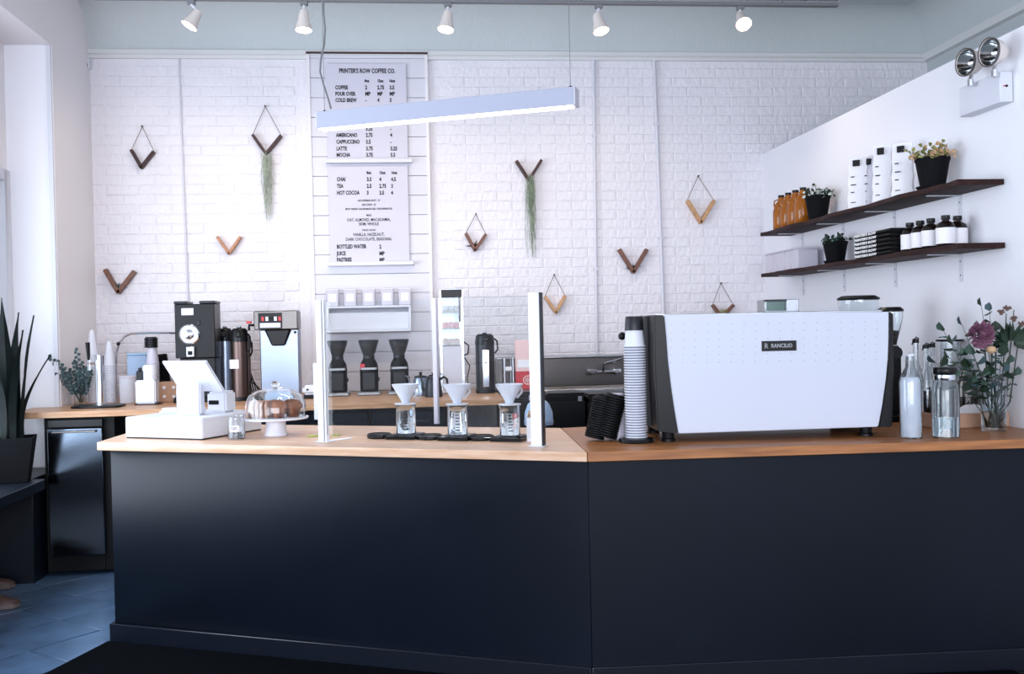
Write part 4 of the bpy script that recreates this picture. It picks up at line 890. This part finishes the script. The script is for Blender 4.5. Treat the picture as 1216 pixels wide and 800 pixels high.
for k in range(2):
    x = -.2+.4*k; o = MB().lathe([(.035, zb_+.12), (.035, zb_+.2)], 20, (x, .47, 0)).build('group_head', 'chrome', t); MB().tube([(x, .49, zb_+.12), (x, .62, zb_+.10)], .013, 10).build('portafilter', 'black', o)
# things on the machine's top and behind
def W_(x, y, z): return (M.Translation(org) @ M.Rotation(am, 4, 'Z')) @ V((x, y, z))
zt2 = ztop_m+.0028
p = lm(911, 373, .30); p2 = lm(952, 373, .30); pm_ = lm(935, 373, .3); hx = lm(930, 355, .30).z-zt2
t2 = thing('steel_bin', 'small steel box with a green glass front on top of the espresso machine', 'box', W_(p.x, .30, zt2), am)
w = p2.x-p.x; MB().box(0, w, 0, .12, 0, hx).build('housing', 'steel', t2, bev=.003); MB().box(.006, w*.62, -.003, 0, .006, hx-.01).build('glass_front', 'ggreen', t2); MB().box(-.004, w*.63, -.006, .0, hx-.0095, hx-.001).build('rim', 'dark', t2)
# two on-demand grinders behind the machine
def bgr(lab, px, top, Y, wpx, clear):
    gx = onY(px, 400, Y).x; r = wpx*Y*.995/FP/2; zt_ = onY(px, top, Y).z
    t = thing('espresso_grinder', lab, 'coffee grinder', (gx, Y, HCs), .1); H = zt_-HCs
    MB().box(-r*.85, r*.85, -.06, .12, 0, .03).build('base', 'black', t, bev=.006); MB().box(-r*.7, r*.8, -.02, .12, .03, H*.66).build('body', 'black', t, bev=.012, seg=2)
    MB().hollow([(r*.45, H*.665), (r*.5, H*.70), (r*.98, H*.90), (r*.98, H-.022)], .003, 28).build('hopper', 'glass' if clear else 'gdark', t)
    MB().lathe([(r*.42, H*.67), (r*.46, H*.70), (r*.66, H*.79), (0, H*.80)], 20).build('beans', 'coffee', t)
    MB().lathe([(r*1.03, H-.0215), (r*1.05, H-.012), (r*.8, H), (0, H)], 28).build('hopper_lid', 'black', t)
    MB().at(0, -.03, H*.6, rx=pi/2).lathe([(.03, 0), (.028, .02), (0, .02)], 16).build('dosing_knob', 'dark', t)
    return t
bgr('espresso grinder with a clear hopper behind the espresso machine', 1020, 351, 4.80, 49, True)
bgr('espresso grinder with a black lid just right of the espresso machine', 1058, 364.5, 4.54, 30, True)
# bottles and jars right of the machine
def bottle(name, lab, px, py, top, wpx, body, prof, extra=None, cat='bottle', grp=None, dy=0):
    q = P(px, py); q.y += dy
    if dy: q.x = onY(px, py, q.y).x
    r = wpx*q.y*1.02/FP/2; H = onY(px, top, q.y).z-HC
    t = thing(name, lab, cat, q, group=grp)
    MB().hollow([(r*a_, H*b_) for a_, b_ in prof], .0025, 28).build('glass_body' if body in ('glass', 'water') else 'body', body, t)
    return t, r, H
t, r, H = bottle('swing_top_bottle', 'white swing-top milk bottle standing closest to the espresso machine', 1082, 519.5, 420, 26, 'glass', [(.96, 0), (1, .02), (1, .66), (.85, .74), (.42, .84), (.36, .97)])
MB().lathe([(0, .005), (r*.93, .005), (r*.93, H*.65), (r*.8, H*.72), (0, H*.73)], 28).build('milk', 'whitem', t); MB().lathe([(r*.4, H*.97), (r*.42, H), (0, H)], 16).build('stopper', 'white', t); MB().tube([(-r*.5, 0, H*.9), (-r*.6, -.01, H*.97), (-r*.1, -.01, H*1.01)], .002, 5).build('wire_clip', 'chrome', t)
for k, (px, py, top, lab, liq) in enumerate(((1089, 505, 402, 'clear swing-top bottle right behind the white milk bottle', 'glass'), (1101, 503, 409, 'syrup bottle with a dark swing stopper left of the carafe', 'brown'), (1108, 498, 408, 'rearmost syrup bottle behind the glass carafe', 'coffee'))):
    t, r, H = bottle('syrup_bottle', lab, px, py, top, 17, 'glass', [(.96, 0), (1, .02), (1, .52), (.8, .62), (.42, .72), (.38, .95)], grp='syrup bottles')
    MB().lathe([(0, .005), (r*.9, .005), (r*.9, H*.42), (0, H*.42)], 20).build('syrup', liq if liq != 'glass' else 'white', t); MB().lathe([(r*.45, H*.95), (r*.48, H*.97), (r*.4, H), (0, H)], 14).build('stopper', 'black', t); MB().tube([(-r*.6, 0, H*.93), (0, -.005, H*1.02), (r*.5, 0, H*1.0)], .003, 5).build('wire_clip', 'black', t)
t, r, H = bottle('glass_carafe', 'clear glass water carafe with a black lid near the flowers', 1123.5, 519, 436, 32, 'glass', [(.94, 0), (1, .02), (1, .64), (.93, .74), (.74, .82), (.76, .94)])
MB().lathe([(0, .004), (r*.93, .004), (r*.93, H*.30), (0, H*.30)], 28).build('water', 'water', t); MB().lathe([(r*.8, H*.90), (r*.86, H*.92), (r*.86, H*.985), (r*.8, H), (0, H)], 28).build('lid', 'black', t); MB().lathe([(r*.76, H*.82), (r*.78, H*.83), (r*.78, H*.88), (r*.76, H*.895)], 28).build('steel_collar', 'chrome', t)
t, r, H = bottle('brown_jug', 'grey-brown jug behind the carafe under the eucalyptus', 1149, 500, 428, 24, 'steeld', [(.96, 0), (1, .03), (1, .6), (.7, .72), (.45, .82), (.45, 1.0)], cat='jug', dy=4.425-P(1149, 500).y)
MB().lathe([(r*1.005, H*.05), (r*1.012, H*.06), (r*1.012, H*.40), (r*1.005, H*.41)], 28).build('dark_band', 'brown', t)
t = thing('glass_jar', 'clear glass jar with a flat wide black lid behind the carafe', 'jar', (onY(1129, 480, 4.53).x, 4.53, HCs)); zz = onY(1129, 403, 4.50).z-HCs
MB().hollow([(.044, 0), (.048, .01), (.048, zz-.010)], .003, 28).build('jar_glass', 'glass', t); MB().lathe([(.060, zz-.009), (.062, zz), (.0, zz)], 28).build('lid', 'black', t)
MB().lathe([(0, .004), (.044, .004), (.044, zz*.35), (0, zz*.35)], 24).build('white_filling', 'paper', t)
# wooden tray with cloth
q0 = P(1143, 509.5); q1 = P(1206, 507.5); 
xr = XR-.012; xl = onY(1113, 500, 4.14).x; 
t = thing('wooden_tray', 'shallow wooden tray with a white cloth behind the flower vase', 'tray', (xl, 4.15, HCs)); w = xr-xl; hgt = .062
MB().box(0, w, 0, .012, 0, hgt).build('front_rail', 'card', t, bev=.002); MB().box(0, w, .20, .212, 0, hgt).build('back_rail', 'card', t, bev=.002)
for x in (0, w-.012): MB().box(x, x+.012, .012, .20, 0, hgt).build('side_rail', 'card', t, bev=.002)
MB().box(.012, w-.012, .012, .20, 0, .008).build('tray_floor', 'card', t)
mb = MB(); nx, ny = 16, 10; vs = []; rnd = random.Random(9); x0_ = w*.30; x1_ = w-.025
for j in range(ny+1):
    for i in range(nx+1):
        u, v_ = i/nx, j/ny; e = min(1, 6*min(u, 1-u, v_, 1-v_)); vs.append((x0_+(x1_-x0_)*u, .022+.168*v_, .010+e*(.062+.012*sin(9*u+3*v_)+.008*sin(17*v_+5*u))))
fs = [(j*(nx+1)+i, j*(nx+1)+i+1, (j+1)*(nx+1)+i+1, (j+1)*(nx+1)+i) for j in range(ny) for i in range(nx)]
o = MB().add(vs, fs).build('cloth', 'paper'); sm2 = o.modifiers.new('thick', 'SOLIDIFY'); sm2.thickness = .003
tag(o, 'crumpled white cloth lying in the wooden tray', 'cloth', loc=(xl, 4.15, HCs))
# flower vase
q = P(1180, 512.5); q.y += .04; q.x = onY(1180, 512, q.y).x; Yv = q.y; r = 31*q.y*1.03/FP/2; H = onY(1180, 440, Yv).z-HC
t = thing('flower_vase', 'tall clear glass vase holding the bouquet at the right end', 'vase', q)
MB().hollow([(r*.9, 0), (r*.94, .01), (r, H)], .0025, 32).build('vase_glass', 'glass', t); MB().lathe([(0, .004), (r*.86, .004), (r*.92, H*.45), (0, H*.45)], 28).build('water', 'water', t)
bq = thing('bouquet', 'bouquet of eucalyptus, thistle greens and a purple flower in the tall vase', 'flowers', q+V((0, 0, .004)))
ms = MB(); LV = []; rnd = random.Random(21)
def bp(px, py, dy=0): v = onY(px, py, Yv+dy); return V((v.x-q.x, dy, v.z-q.z-.004))
for (px, py, dy, n, w_) in ((1132, 408, .02, 8, .036), (1155, 420, -.07, 8, .038), (1190, 420, -.06, 8, .036), (1205, 445, .02, 6, .034), (1160, 450, .04, 8, .038), (1175, 445, -.05, 7, .036), (1182, 392, .04, 7, .034), (1120, 392, -.05, 10, .034), (1142, 385, .03, 5, .032), (1110, 430, -.04, 7, .034), (1128, 425, .05, 6, .034), (1165, 362, .0, 7, .028), (1162, 390, .06, 5, .03), (1175, 368, -.03, 6, .028), (1150, 435, -.06, 6, .036), (1198, 430, .03, 6, .03), (1193, 440, -.04, 5, .03)):
    twig(LV, (rnd.uniform(-.02, .02), rnd.uniform(-.02, .02), .01), bp(px, py, dy), n, w_, w_*1.05, rnd, ms, r=.0022, sag=.05)
for (px, py, dy) in ((1169, 400, -.04), (1177, 415, -.05), (1201, 400, -.03), (1195, 372, 0), (1204, 368, .03), (1212, 385, .0), (1183, 405, -.02)): ms.tube([(rnd.uniform(-.015, .015), rnd.uniform(-.015, .015), .01), bp(px, 455, dy*.5)*.6, bp(px, py, dy)], [.003, .003, .002], 6)
ms.build('stems', 'leafd', bq)
lv = [MB().leaf((0, 0, 0), (0, 0, 1), 1.0, 1.0, .18).mesh('leaf', m_) for m_ in ('leaf', 'leafd', 'leafb')]
for k, (p_, d_, w_, l_) in enumerate(LV):
    if p_.z < H*.55: continue
    o = bpy.data.objects.new('leaf', lv[0 if k % 4 < 2 else (k % 4)-1]); C.objects.link(o); o.parent = bq; o.location = p_; o.rotation_mode = 'QUATERNION'; o.rotation_quaternion = d_.to_track_quat('Z', 'Y'); o.scale = (w_*1.3, w_*1.3, l_*1.3)
c = bp(1168, 397, -.07); fl = []
pme = MB().leaf((0, 0, 0), (0, 0, 1), 1.0, 1.0, .35).mesh('petal', 'purple')
for ring_ in range(5):
    n = 6+ring_*2; R0 = .012+.012*ring_
    for k in range(n):
        a_ = 2*pi*k/n+ring_*.5; tilt = .12+.24*ring_; d = V((sin(tilt)*cos(a_), -cos(tilt), sin(tilt)*sin(a_)))
        o = bpy.data.objects.new('petal', pme); C.objects.link(o); o.parent = bq; o.location = c+V((cos(a_)*R0*.35, .01*ring_*.6, sin(a_)*R0*.35)); o.rotation_mode = 'QUATERNION'; o.rotation_quaternion = d.to_track_quat('Z', 'Y') @ V((0, 0, 1)).rotation_difference(V((0, 0, 1))); s_ = .026+.0045*ring_; o.scale = (s_, s_, s_*1.0)
MB().ball(c.x, c.y+.004, c.z, .022, 1, 14, 8).build('flower_core', 'purple', bq)
c = bp(1177, 415, -.08); o = MB().ball(c.x, c.y, c.z, .020, .8, 12, 8).build('cream_bloom', 'cream', bq)
mb = MB()
for k in range(120):
    a_ = rnd.uniform(-.5, pi+.3); cc = bp(1199, 408, -.02); d = V((cos(a_)+.3, rnd.uniform(-.5, .5), sin(a_)*.9)); mb.leaf(cc+d*.015, d, .013, rnd.uniform(.055, .085), .1)
o = mb.build('thistle_fan', 'leafd', bq); o['kind'] = 'stuff'
for (px, py, dy) in ((1196, 367, 0), (1204, 380, .03), (1213, 386, -.01), (1189, 372, .02)):
    c = bp(px, py, dy); mb = MB()
    for k in range(14): a_ = k*2.4; el = rnd.uniform(.1, 1.3); mb.leaf(c, V((cos(a_)*cos(el), sin(a_)*cos(el), sin(el))), .007, .022, .1)
    mb.ball(c.x, c.y, c.z, .008).build('seed_head', 'thist', bq)
# ============================================================ wall shelves on the partition
XF = XR-.215
def YX(px, X_=None): X_ = XF+.1 if X_ is None else X_; return onX(px, 300, X_).y
yn = onX(1193, 216, XR).y; yf = onX(903, 278, XF).y
zu, zl_ = 2.035, 1.748
zu = (onX(1142, 222, XF).z+onX(903, 278, XF).z)/2; zl_ = (onX(1142, 301, XF).z+onX(904, 325, XF).z)/2
TS = .024
for z, lab in ((zu, 'upper dark live-edge wooden shelf on the white partition'), (zl_, 'lower dark wooden shelf on the white partition')):
    t = thing('wall_shelf', lab, 'shelf', (0, 0, 0), group=None); n = 24; poly = [(XR-.002, yn)]; rnd = random.Random(int(z*100))
    front = [(XF+.012*sin(k*.9)+.006*sin(k*2.3), yn+(yf-yn)*k/n) for k in range(n+1)]
    MB().prism([(XR-.002, yf), (XR-.002, yn)]+front, z, z+TS).build('board', 'walnut', t, bev=.002)
    for px in (1141, 1063, 1002, 953):
        yb_ = onX(px, 260, XR).y
        o = MB().box(XR-.006, XR-.0025, yb_-.012, yb_+.012, z-.13, z).box(XF+.05, XR-.0025, yb_-.010, yb_+.010, z-.005, z-.001).build('bracket', 'white', t, bev=.001)
        for zz in (.035, .10): MB().at(XR-.006, yb_, z-zz, ry=-pi/2).lathe([(.004, 0), (.003, .002), (0, .002)], 8).build('screw', 'dark', o)
XC = XF+.105; su, sl = zu+TS+.0006, zl_+TS+.0006
def zX(px, py): return onX(px, py, XC).z
# growlers
for i, px in enumerate((928, 936, 945, 954)):
    y = onX(px, 250, XC).y; H = .235
    if i == 0: y0g = y
    y = y0g-.125*i
    t = thing('amber_growler', ['amber jug at the far end of the upper shelf', 'second amber jug from the corner on the upper shelf', 'third amber jug from the corner on the upper shelf', 'amber jug closest to the white flowering plant, upper shelf'][i], 'jug', (XC, y, su), pi, group='amber jugs on the upper shelf')
    MB().lathe([(.050, 0), (.056, .008), (.056, H*.52), (.046, H*.72), (.020, H*.86), (.018, H*.94)], 28).build('jug_body', 'amber', t); MB().lathe([(.020, H*.93), (.021, H), (0, H)], 20).build('cap', 'black', t)
    MB().tube([(.018, 0, H*.88), (.045, 0, H*.85), (.05, 0, H*.74), (.046, 0, H*.66)], .005, 6).build('handle', 'amber', t)
def potplant(lab, px, s, top, wpx, leafm, n, spread, seed, square=False, hang=0, leafm2=None):
    y = YX(px, XC); r = wpx*y*1.05/FP/2; zt_ = onX(px, top, XC).z; H = zt_-s
    t = thing('potted_plant', lab, 'plant', (XC, y, s), group='potted plants on the wall shelves')
    MB().hollow([(r*.66, 0), (r*.96, H*.90), (r*1.0, H*.9), (r, H)], .003, 28).build('pot', 'pot', t); MB().lathe([(0, H*.86), (r*.92, H*.88)], 24).build('soil', 'soil', t)
    if square: MB().hollow([(r*.78, 0), (r*.95, .02), (r*.95, .022)], .003, 28).build('saucer', 'pot', t)
    rnd = random.Random(seed); mb = MB(); mb2 = MB(); ms = MB()
    for k in range(n):
        a_ = rnd.uniform(0, 2*pi); e = rnd.uniform(.2, 1.35); l = spread*rnd.uniform(.5, 1); d = V((cos(a_)*cos(e), sin(a_)*cos(e), sin(e)*.8)); p0 = V((cos(a_)*r*.3, sin(a_)*r*.3, H*.88)); p1 = p0+d*l
        if p1.x > r*1.1: p1.x = r*1.1
        ms.tube([p0, p0.lerp(p1, .5)+V((0, 0, .01)), p1], .0012, 4)
        for j in range(4):
            dd = V((rnd.uniform(-1, .6), rnd.uniform(-1, 1), rnd.uniform(-.4, .9))); (mb2 if leafm2 and rnd.random() < .4 else mb).leaf(p1-d*l*.15*j, dd, .018, .026, .25, V((rnd.uniform(-1, 1), -1, .3)))
    ms.build('stems', 'leafd', t); o = mb.build('foliage', leafm, t); o['kind'] = 'stuff'
    if leafm2: o = mb2.build('pale_leaves', leafm2, t); o['kind'] = 'stuff'
    return t
potplant('potted plant with white-edged leaves beside the amber jugs', 972, su, 232, 30, 'leafd', 34, .10, 31, leafm2='leafw')
potplant('potted yellow-green succulent in two-lobed black pot, nearest end of upper shelf', 1109, su, 187, 40, 'leafy', 44, .11, 32, square=True, leafm2='cream')
potplant('small dark potted plant on the lower shelf between boxes and shirts', 992, sl, 287, 29, 'leafd', 28, .07, 33, square=True, leafm2='leaf')
# coffee bags
def cbag(lab, px, top, wpx, rz, m_, H=None, dx=0):
    y = YX(px, XC+dx); H = onX(px, top, XC+dx).z-su; w = wpx*y*1.05/FP
    t = thing('coffee_bag', lab, 'coffee bag', (XC+dx, y, su), rz, group='coffee bags on the upper shelf')
    MB().prism([(-w/2, 0), (w/2, 0), (w*.52, H*.3), (w*.46, H*.7), (w*.44, H-.004), (-w*.44, H), (-w*.46, H*.7), (-w*.52, H*.3)], -.032, .032, 'Y')
    n = 10; mb = MB(); vs = []
    for k in range(n+1):
        z = H*k/n; dpt = .036*(1-(k/n)**1.8)+.003; ww = w/2*(1-.08*(k/n))+.003*sin(k*2.1+px)
        vs += [(-ww, -dpt*.6, z), (-ww*.4, -dpt, z), (ww*.4, -dpt*(1+.1*sin(k*3)), z), (ww, -dpt*.6, z), (ww, dpt*.6, z), (ww*.4, dpt, z), (-ww*.4, dpt, z), (-ww, dpt*.6, z)]
    fs = [tuple(range(7, -1, -1)), tuple(range(n*8, n*8+8))]+[(k*8+i, k*8+(i+1) % 8, (k+1)*8+(i+1) % 8, (k+1)*8+i) for k in range(n) for i in range(8)]
    mb.add(vs, fs).build('pouch', m_, t)
    o = MB().box(-w*.20, w*.12, -.0285, -.004, H*.83, H*.94).build('black_sticker', 'ink', t)
    for k, z in enumerate((.62, .47, .33, .14)): MB().box(-w*.28, -w*.28+w*(.16+.08*(k % 2)), -.0385, -.030, H*z, H*z+.0045).build('print_line', 'ink', t)
    return t
cbag('white coffee bag with a tilted black sticker, farthest of the three white ones', 1021, 186, 23, -.75, 'paper')
cbag('grey-sided coffee bag wedged between the two leftmost white bags', 1037, 184, 13, -1.2, 'label', dx=.055)
cbag('tallest white coffee bag in the middle of the upper shelf', 1050, 171, 22, -.75, 'paper')
cbag('white coffee bag partly behind the yellow-green succulent', 1074, 169, 24, -.75, 'paper')
# lower shelf: boxes
for i, px in enumerate((923, 934, 946, 958, 970)):
    y = YX(923, XC)-.118*i; h_ = .135
    t = thing('clear_box', ['white translucent box at the far end of the lower shelf', 'second translucent box from the corner, lower shelf', 'middle one of the five translucent boxes, lower shelf', 'fourth translucent box from the corner, lower shelf', 'translucent box nearest the small dark plant, lower shelf'][i], 'box', (XC, y, sl), group='translucent boxes on the lower shelf')
    MB().box(-.065, .065, -.055, .055, 0, h_-.012).build('body', 'frost', t, bev=.004); MB().box(-.067, .067, -.057, .057, h_-.0115, h_).build('lid', 'frost', t, bev=.002)
# folded shirts
yA, yB = YX(1022, XF+.03), YX(1060, XF+.03); ys = (yA+yB)/2; ws = abs(yA-yB)*1.15; HS = onX(1075, 268, XC).z-sl; hk = HS*.92/6
sm3 = MB().prism([(-.060, 0), (.063, 0), (.067, hk*.5), (.063, hk-.001), (-.060, hk-.001), (-.069, hk*.75), (-.071, hk*.5), (-.069, hk*.25)], -ws/2, ws/2, 'Y').mesh('fold', 'blackm', .003)
for k in range(6):
    t = thing('folded_shirt', ['lowest folded black shirt in the lettered stack', 'second folded black shirt from the bottom', 'third folded black shirt from the bottom', 'fourth folded black shirt from the bottom', 'fifth folded black shirt, second from the top', 'topmost folded black shirt of the stack on the lower shelf'][k], 'shirt', (XC-.03, ys+.004*(k % 2), sl+k*hk), group='folded black shirts')
    o = bpy.data.objects.new('fold', sm3); C.objects.link(o); o.parent = t
    text("PRINTER'S ROW", hk*.82, 'fleck', t, (-.0722, ws/2-.012, hk*.2), (pi/2, 0, -pi/2), sx=1.45*ws/.30, bold=.0008)
# syrup bottles on lower shelf
for i, px in enumerate((1093, 1103, 1114, 1120, 1133)):
    y = YX(1088, XC)-.100*i; H = onX(1133, 255, XC).z-sl; xx = XC+(.045 if i == 3 else -.03)
    if i == 4: y = YX(1131, XC)
    t = thing('dark_bottle', ['dark bottle with white label, farthest in the lower shelf row', 'second dark labelled bottle from the folded shirts', 'third dark labelled bottle in the lower shelf row', 'dark bottle half hidden behind its neighbours on the lower shelf', 'dark labelled bottle closest to the shelf end'][i], 'bottle', (xx, y, sl), group='dark labelled bottles')
    MB().lathe([(.040, 0), (.043, .006), (.043, H*.62), (.036, H*.74), (.016, H*.82), (.015, H*.88)], 28).build('bottle_glass', 'brown', t); MB().lathe([(.019, H*.87), (.020, H*.885), (.019, H), (0, H)], 20).build('cap', 'black', t)
    vs = []; n = 18
    for e in (H*.10, H*.60): vs += [(.0436*cos(pi*.55+j*pi*1.35/n), .0436*sin(pi*.55+j*pi*1.35/n), e) for j in range(n+1)]
    MB().add(vs, [(j, j+1, j+n+2, j+n+1) for j in range(n)]).build('label', 'paper', t)
# emergency light
ya, yb_ = onX(1188, 110, XR-.06).y, onX(1140, 130, XR-.06).y; zb0 = onX(1188, 121, XR-.06).z; zb1_ = onX(1188, 84, XR-.06).z
t = thing('emergency_light', 'white twin-head emergency light high on the partition', 'emergency light', (XR-.002, (ya+yb_)/2, zb0)); hw = (yb_-ya)/2; hh_ = zb1_-zb0
MB().box(-.06, 0, -hw, hw, 0, hh_).build('housing', 'white', t, bev=.004)
MB().at(-.03, -hw, hh_*.52, rx=pi/2).lathe([(.006, -.002), (.005, .004), (0, .004)], 12).build('indicator', 'ink', t); o = MB().box(-.045, -.036, -hw-.001, -hw, hh_*.5, hh_*.54).build('red_mark', 'red', t)
for px, py, in ((1147, 74), (1175, 62)):
    c = onX(px, py, XR-.11); l = c-t.location; dd = V((-.985, -.17, -.02)).normalized(); rr = .058
    Mx = M.Translation(l) @ dd.to_track_quat('Z', 'Y').to_matrix().to_4x4()
    mb = MB(); mb.T = Mx; mb.lathe([(0, -.085), (rr*.5, -.075), (rr*.85, -.045), (rr, -.010), (rr*1.04, 0), (rr*1.04, .006), (rr*.95, .006), (rr*.92, -.008), (rr*.8, -.04), (rr*.45, -.068), (0, -.078)], 32); h1 = mb.build('lamp_head', 'lampc', t)
    mb = MB(); mb.T = Mx; mb.lathe([(rr*.93, .003), (rr*.9, -.006), (rr*.78, -.036), (rr*.44, -.062), (0, -.07)], 32, cap=False); mb.build('reflector', 'mirror', h1)
    mb = MB(); mb.T = Mx; mb.lathe([(rr*1.06, -.002), (rr*1.06, .008), (rr*.96, .008)], 32, cap=False); mb.build('bezel', 'steeld', h1)
    b_ = l+V((.02, .0, -.075)); MB().tube([(l.x-dd.x*.03, l.y-dd.y*.03, l.z-.05), b_], .009, 8).tube([b_, b_+V((.0, 0, -.03))], .014, 8).build('swivel', 'chrome', t)
    ty = max(-hw+.02, min(hw-.02, b_.y)); MB().tube([b_+V((0, 0, -.028)), (-.03, ty, max(hh_, b_.z-.06)), (-.03, ty, hh_-.002)], .007, 8).build('stem', 'chrome', t)
# ============================================================ left: snake plant, shoes
q = onZ(15, 574, zl); q = V((-2.235, 0, zl)); q.y = onX(17, 560, q.x).y
r = .115; Hp = onX(17, 516, q.x).z-zl
q.y -= .12; q.x += .04; t = thing('snake_plant', 'snake plant in a black square pot on the dark window ledge', 'plant', (q.x, q.y, zl+.0006), .25)
s_ = r*.70; s2 = r
MB().add([(-s_, -s_, 0), (s_, -s_, 0), (s_, s_, 0), (-s_, s_, 0), (-s2, -s2, Hp), (s2, -s2, Hp), (s2, s2, Hp), (-s2, s2, Hp), (-s2+.01, -s2+.01, Hp), (s2-.01, -s2+.01, Hp), (s2-.01, s2-.01, Hp), (-s2+.01, s2-.01, Hp), (-s2+.01, -s2+.01, Hp-.03), (s2-.01, -s2+.01, Hp-.03), (s2-.01, s2-.01, Hp-.03), (-s2+.01, s2-.01, Hp-.03)],
    [(3, 2, 1, 0), (0, 1, 5, 4), (1, 2, 6, 5), (2, 3, 7, 6), (3, 0, 4, 7), (4, 5, 9, 8), (5, 6, 10, 9), (6, 7, 11, 10), (7, 4, 8, 11), (8, 9, 13, 12), (9, 10, 14, 13), (10, 11, 15, 14), (11, 8, 12, 15)]).build('pot', 'pot', t, bev=.003)
MB().box(-s2+.012, s2-.012, -s2+.012, s2-.012, Hp-.035, Hp-.03).build('soil', 'soil', t)
for (x, y, l, lx, ly, w_) in ((.02, -.03, .62, .05, 0, .05), (-.02, .02, .80, -.02, .02, .05), (.04, .03, .48, .16, .05, .035), (-.05, -.03, .55, -.08, -.03, .05), (.0, .05, .72, .04, .03, .045), (-.06, .05, .5, -.02, .03, .05), (.055, -.01, .70, .07, .0, .04)):
    vs = []; n = 9
    for k in range(n+1):
        u = k/n; ww = w_*(.6+.9*u*(1-u)*1.6)*(1-u**4)*.85+.0008; tw = u*1.1+x*20; cx, cy_ = x+lx*u*u, y+ly*u*u
        a_ = V((cos(tw), sin(tw), 0)); b_ = V((-sin(tw), cos(tw), 0)); c_ = V((cx, cy_, Hp-.03+l*u))
        vs += [c_-a_*ww+b_*ww*.3, c_-b_*.004, c_+a_*ww+b_*ww*.3, c_+b_*.005]
    fs = [(k*4+i, k*4+(i+1) % 4, (k+1)*4+(i+1) % 4, (k+1)*4+i) for k in range(n) for i in range(4)]+[(3, 2, 1, 0), (n*4, n*4+1, n*4+2, n*4+3)]
    MB().add([tuple(v) for v in vs], fs).build('leaf', 'leafs', t)
def shoe(lab, px, py, rz):
    q = onZ(px, py, .011); t = thing('shoe', lab, 'shoe', q, rz, group=None)
    out = [(-.14, -.028), (-.10, -.038), (.0, -.036), (.07, -.048), (.12, -.040), (.14, 0), (.12, .036), (.06, .045), (.0, .034), (-.10, .036), (-.14, .028)]
    MB().prism(out, 0, .022).build('sole', 'sole', t, bev=.004, seg=2)
    mb = MB(); vs = []; n = 10
    secs = [(-.138, .022, .075), (-.12, .033, .095), (-.08, .035, .098), (-.03, .034, .088), (.02, .038, .068), (.06, .043, .055), (.10, .038, .045), (.125, .026, .036), (.136, .012, .028)]
    for x, w_, h_ in secs: vs += [(x, w_*cos(pi*k/n), .020+(h_-.018)*sin(pi*k/n)**.7) for k in range(n+1)]
    m1 = n+1; fs = [(i*m1+k, i*m1+k+1, (i+1)*m1+k+1, (i+1)*m1+k) for i in range(len(secs)-1) for k in range(n)]+[tuple(range(m1)), tuple(range((len(secs)-1)*m1, len(secs)*m1))[::-1]]
    mb.add(vs, fs).build('upper', 'shoe', t)
    for k in range(4): MB().tube([(-.01+.018*k, -.016, .088-.011*k), (-.005+.018*k, .0, .094-.011*k), (-.01+.018*k, .016, .088-.011*k)], .0022, 5).build('lace', 'sole', t)
shoe('brown leather shoe on the tiles, nearer of the two at left', -10, 722, .05)
shoe('brown leather shoe behind the other one, below the window ledge', -14, 699, .1)
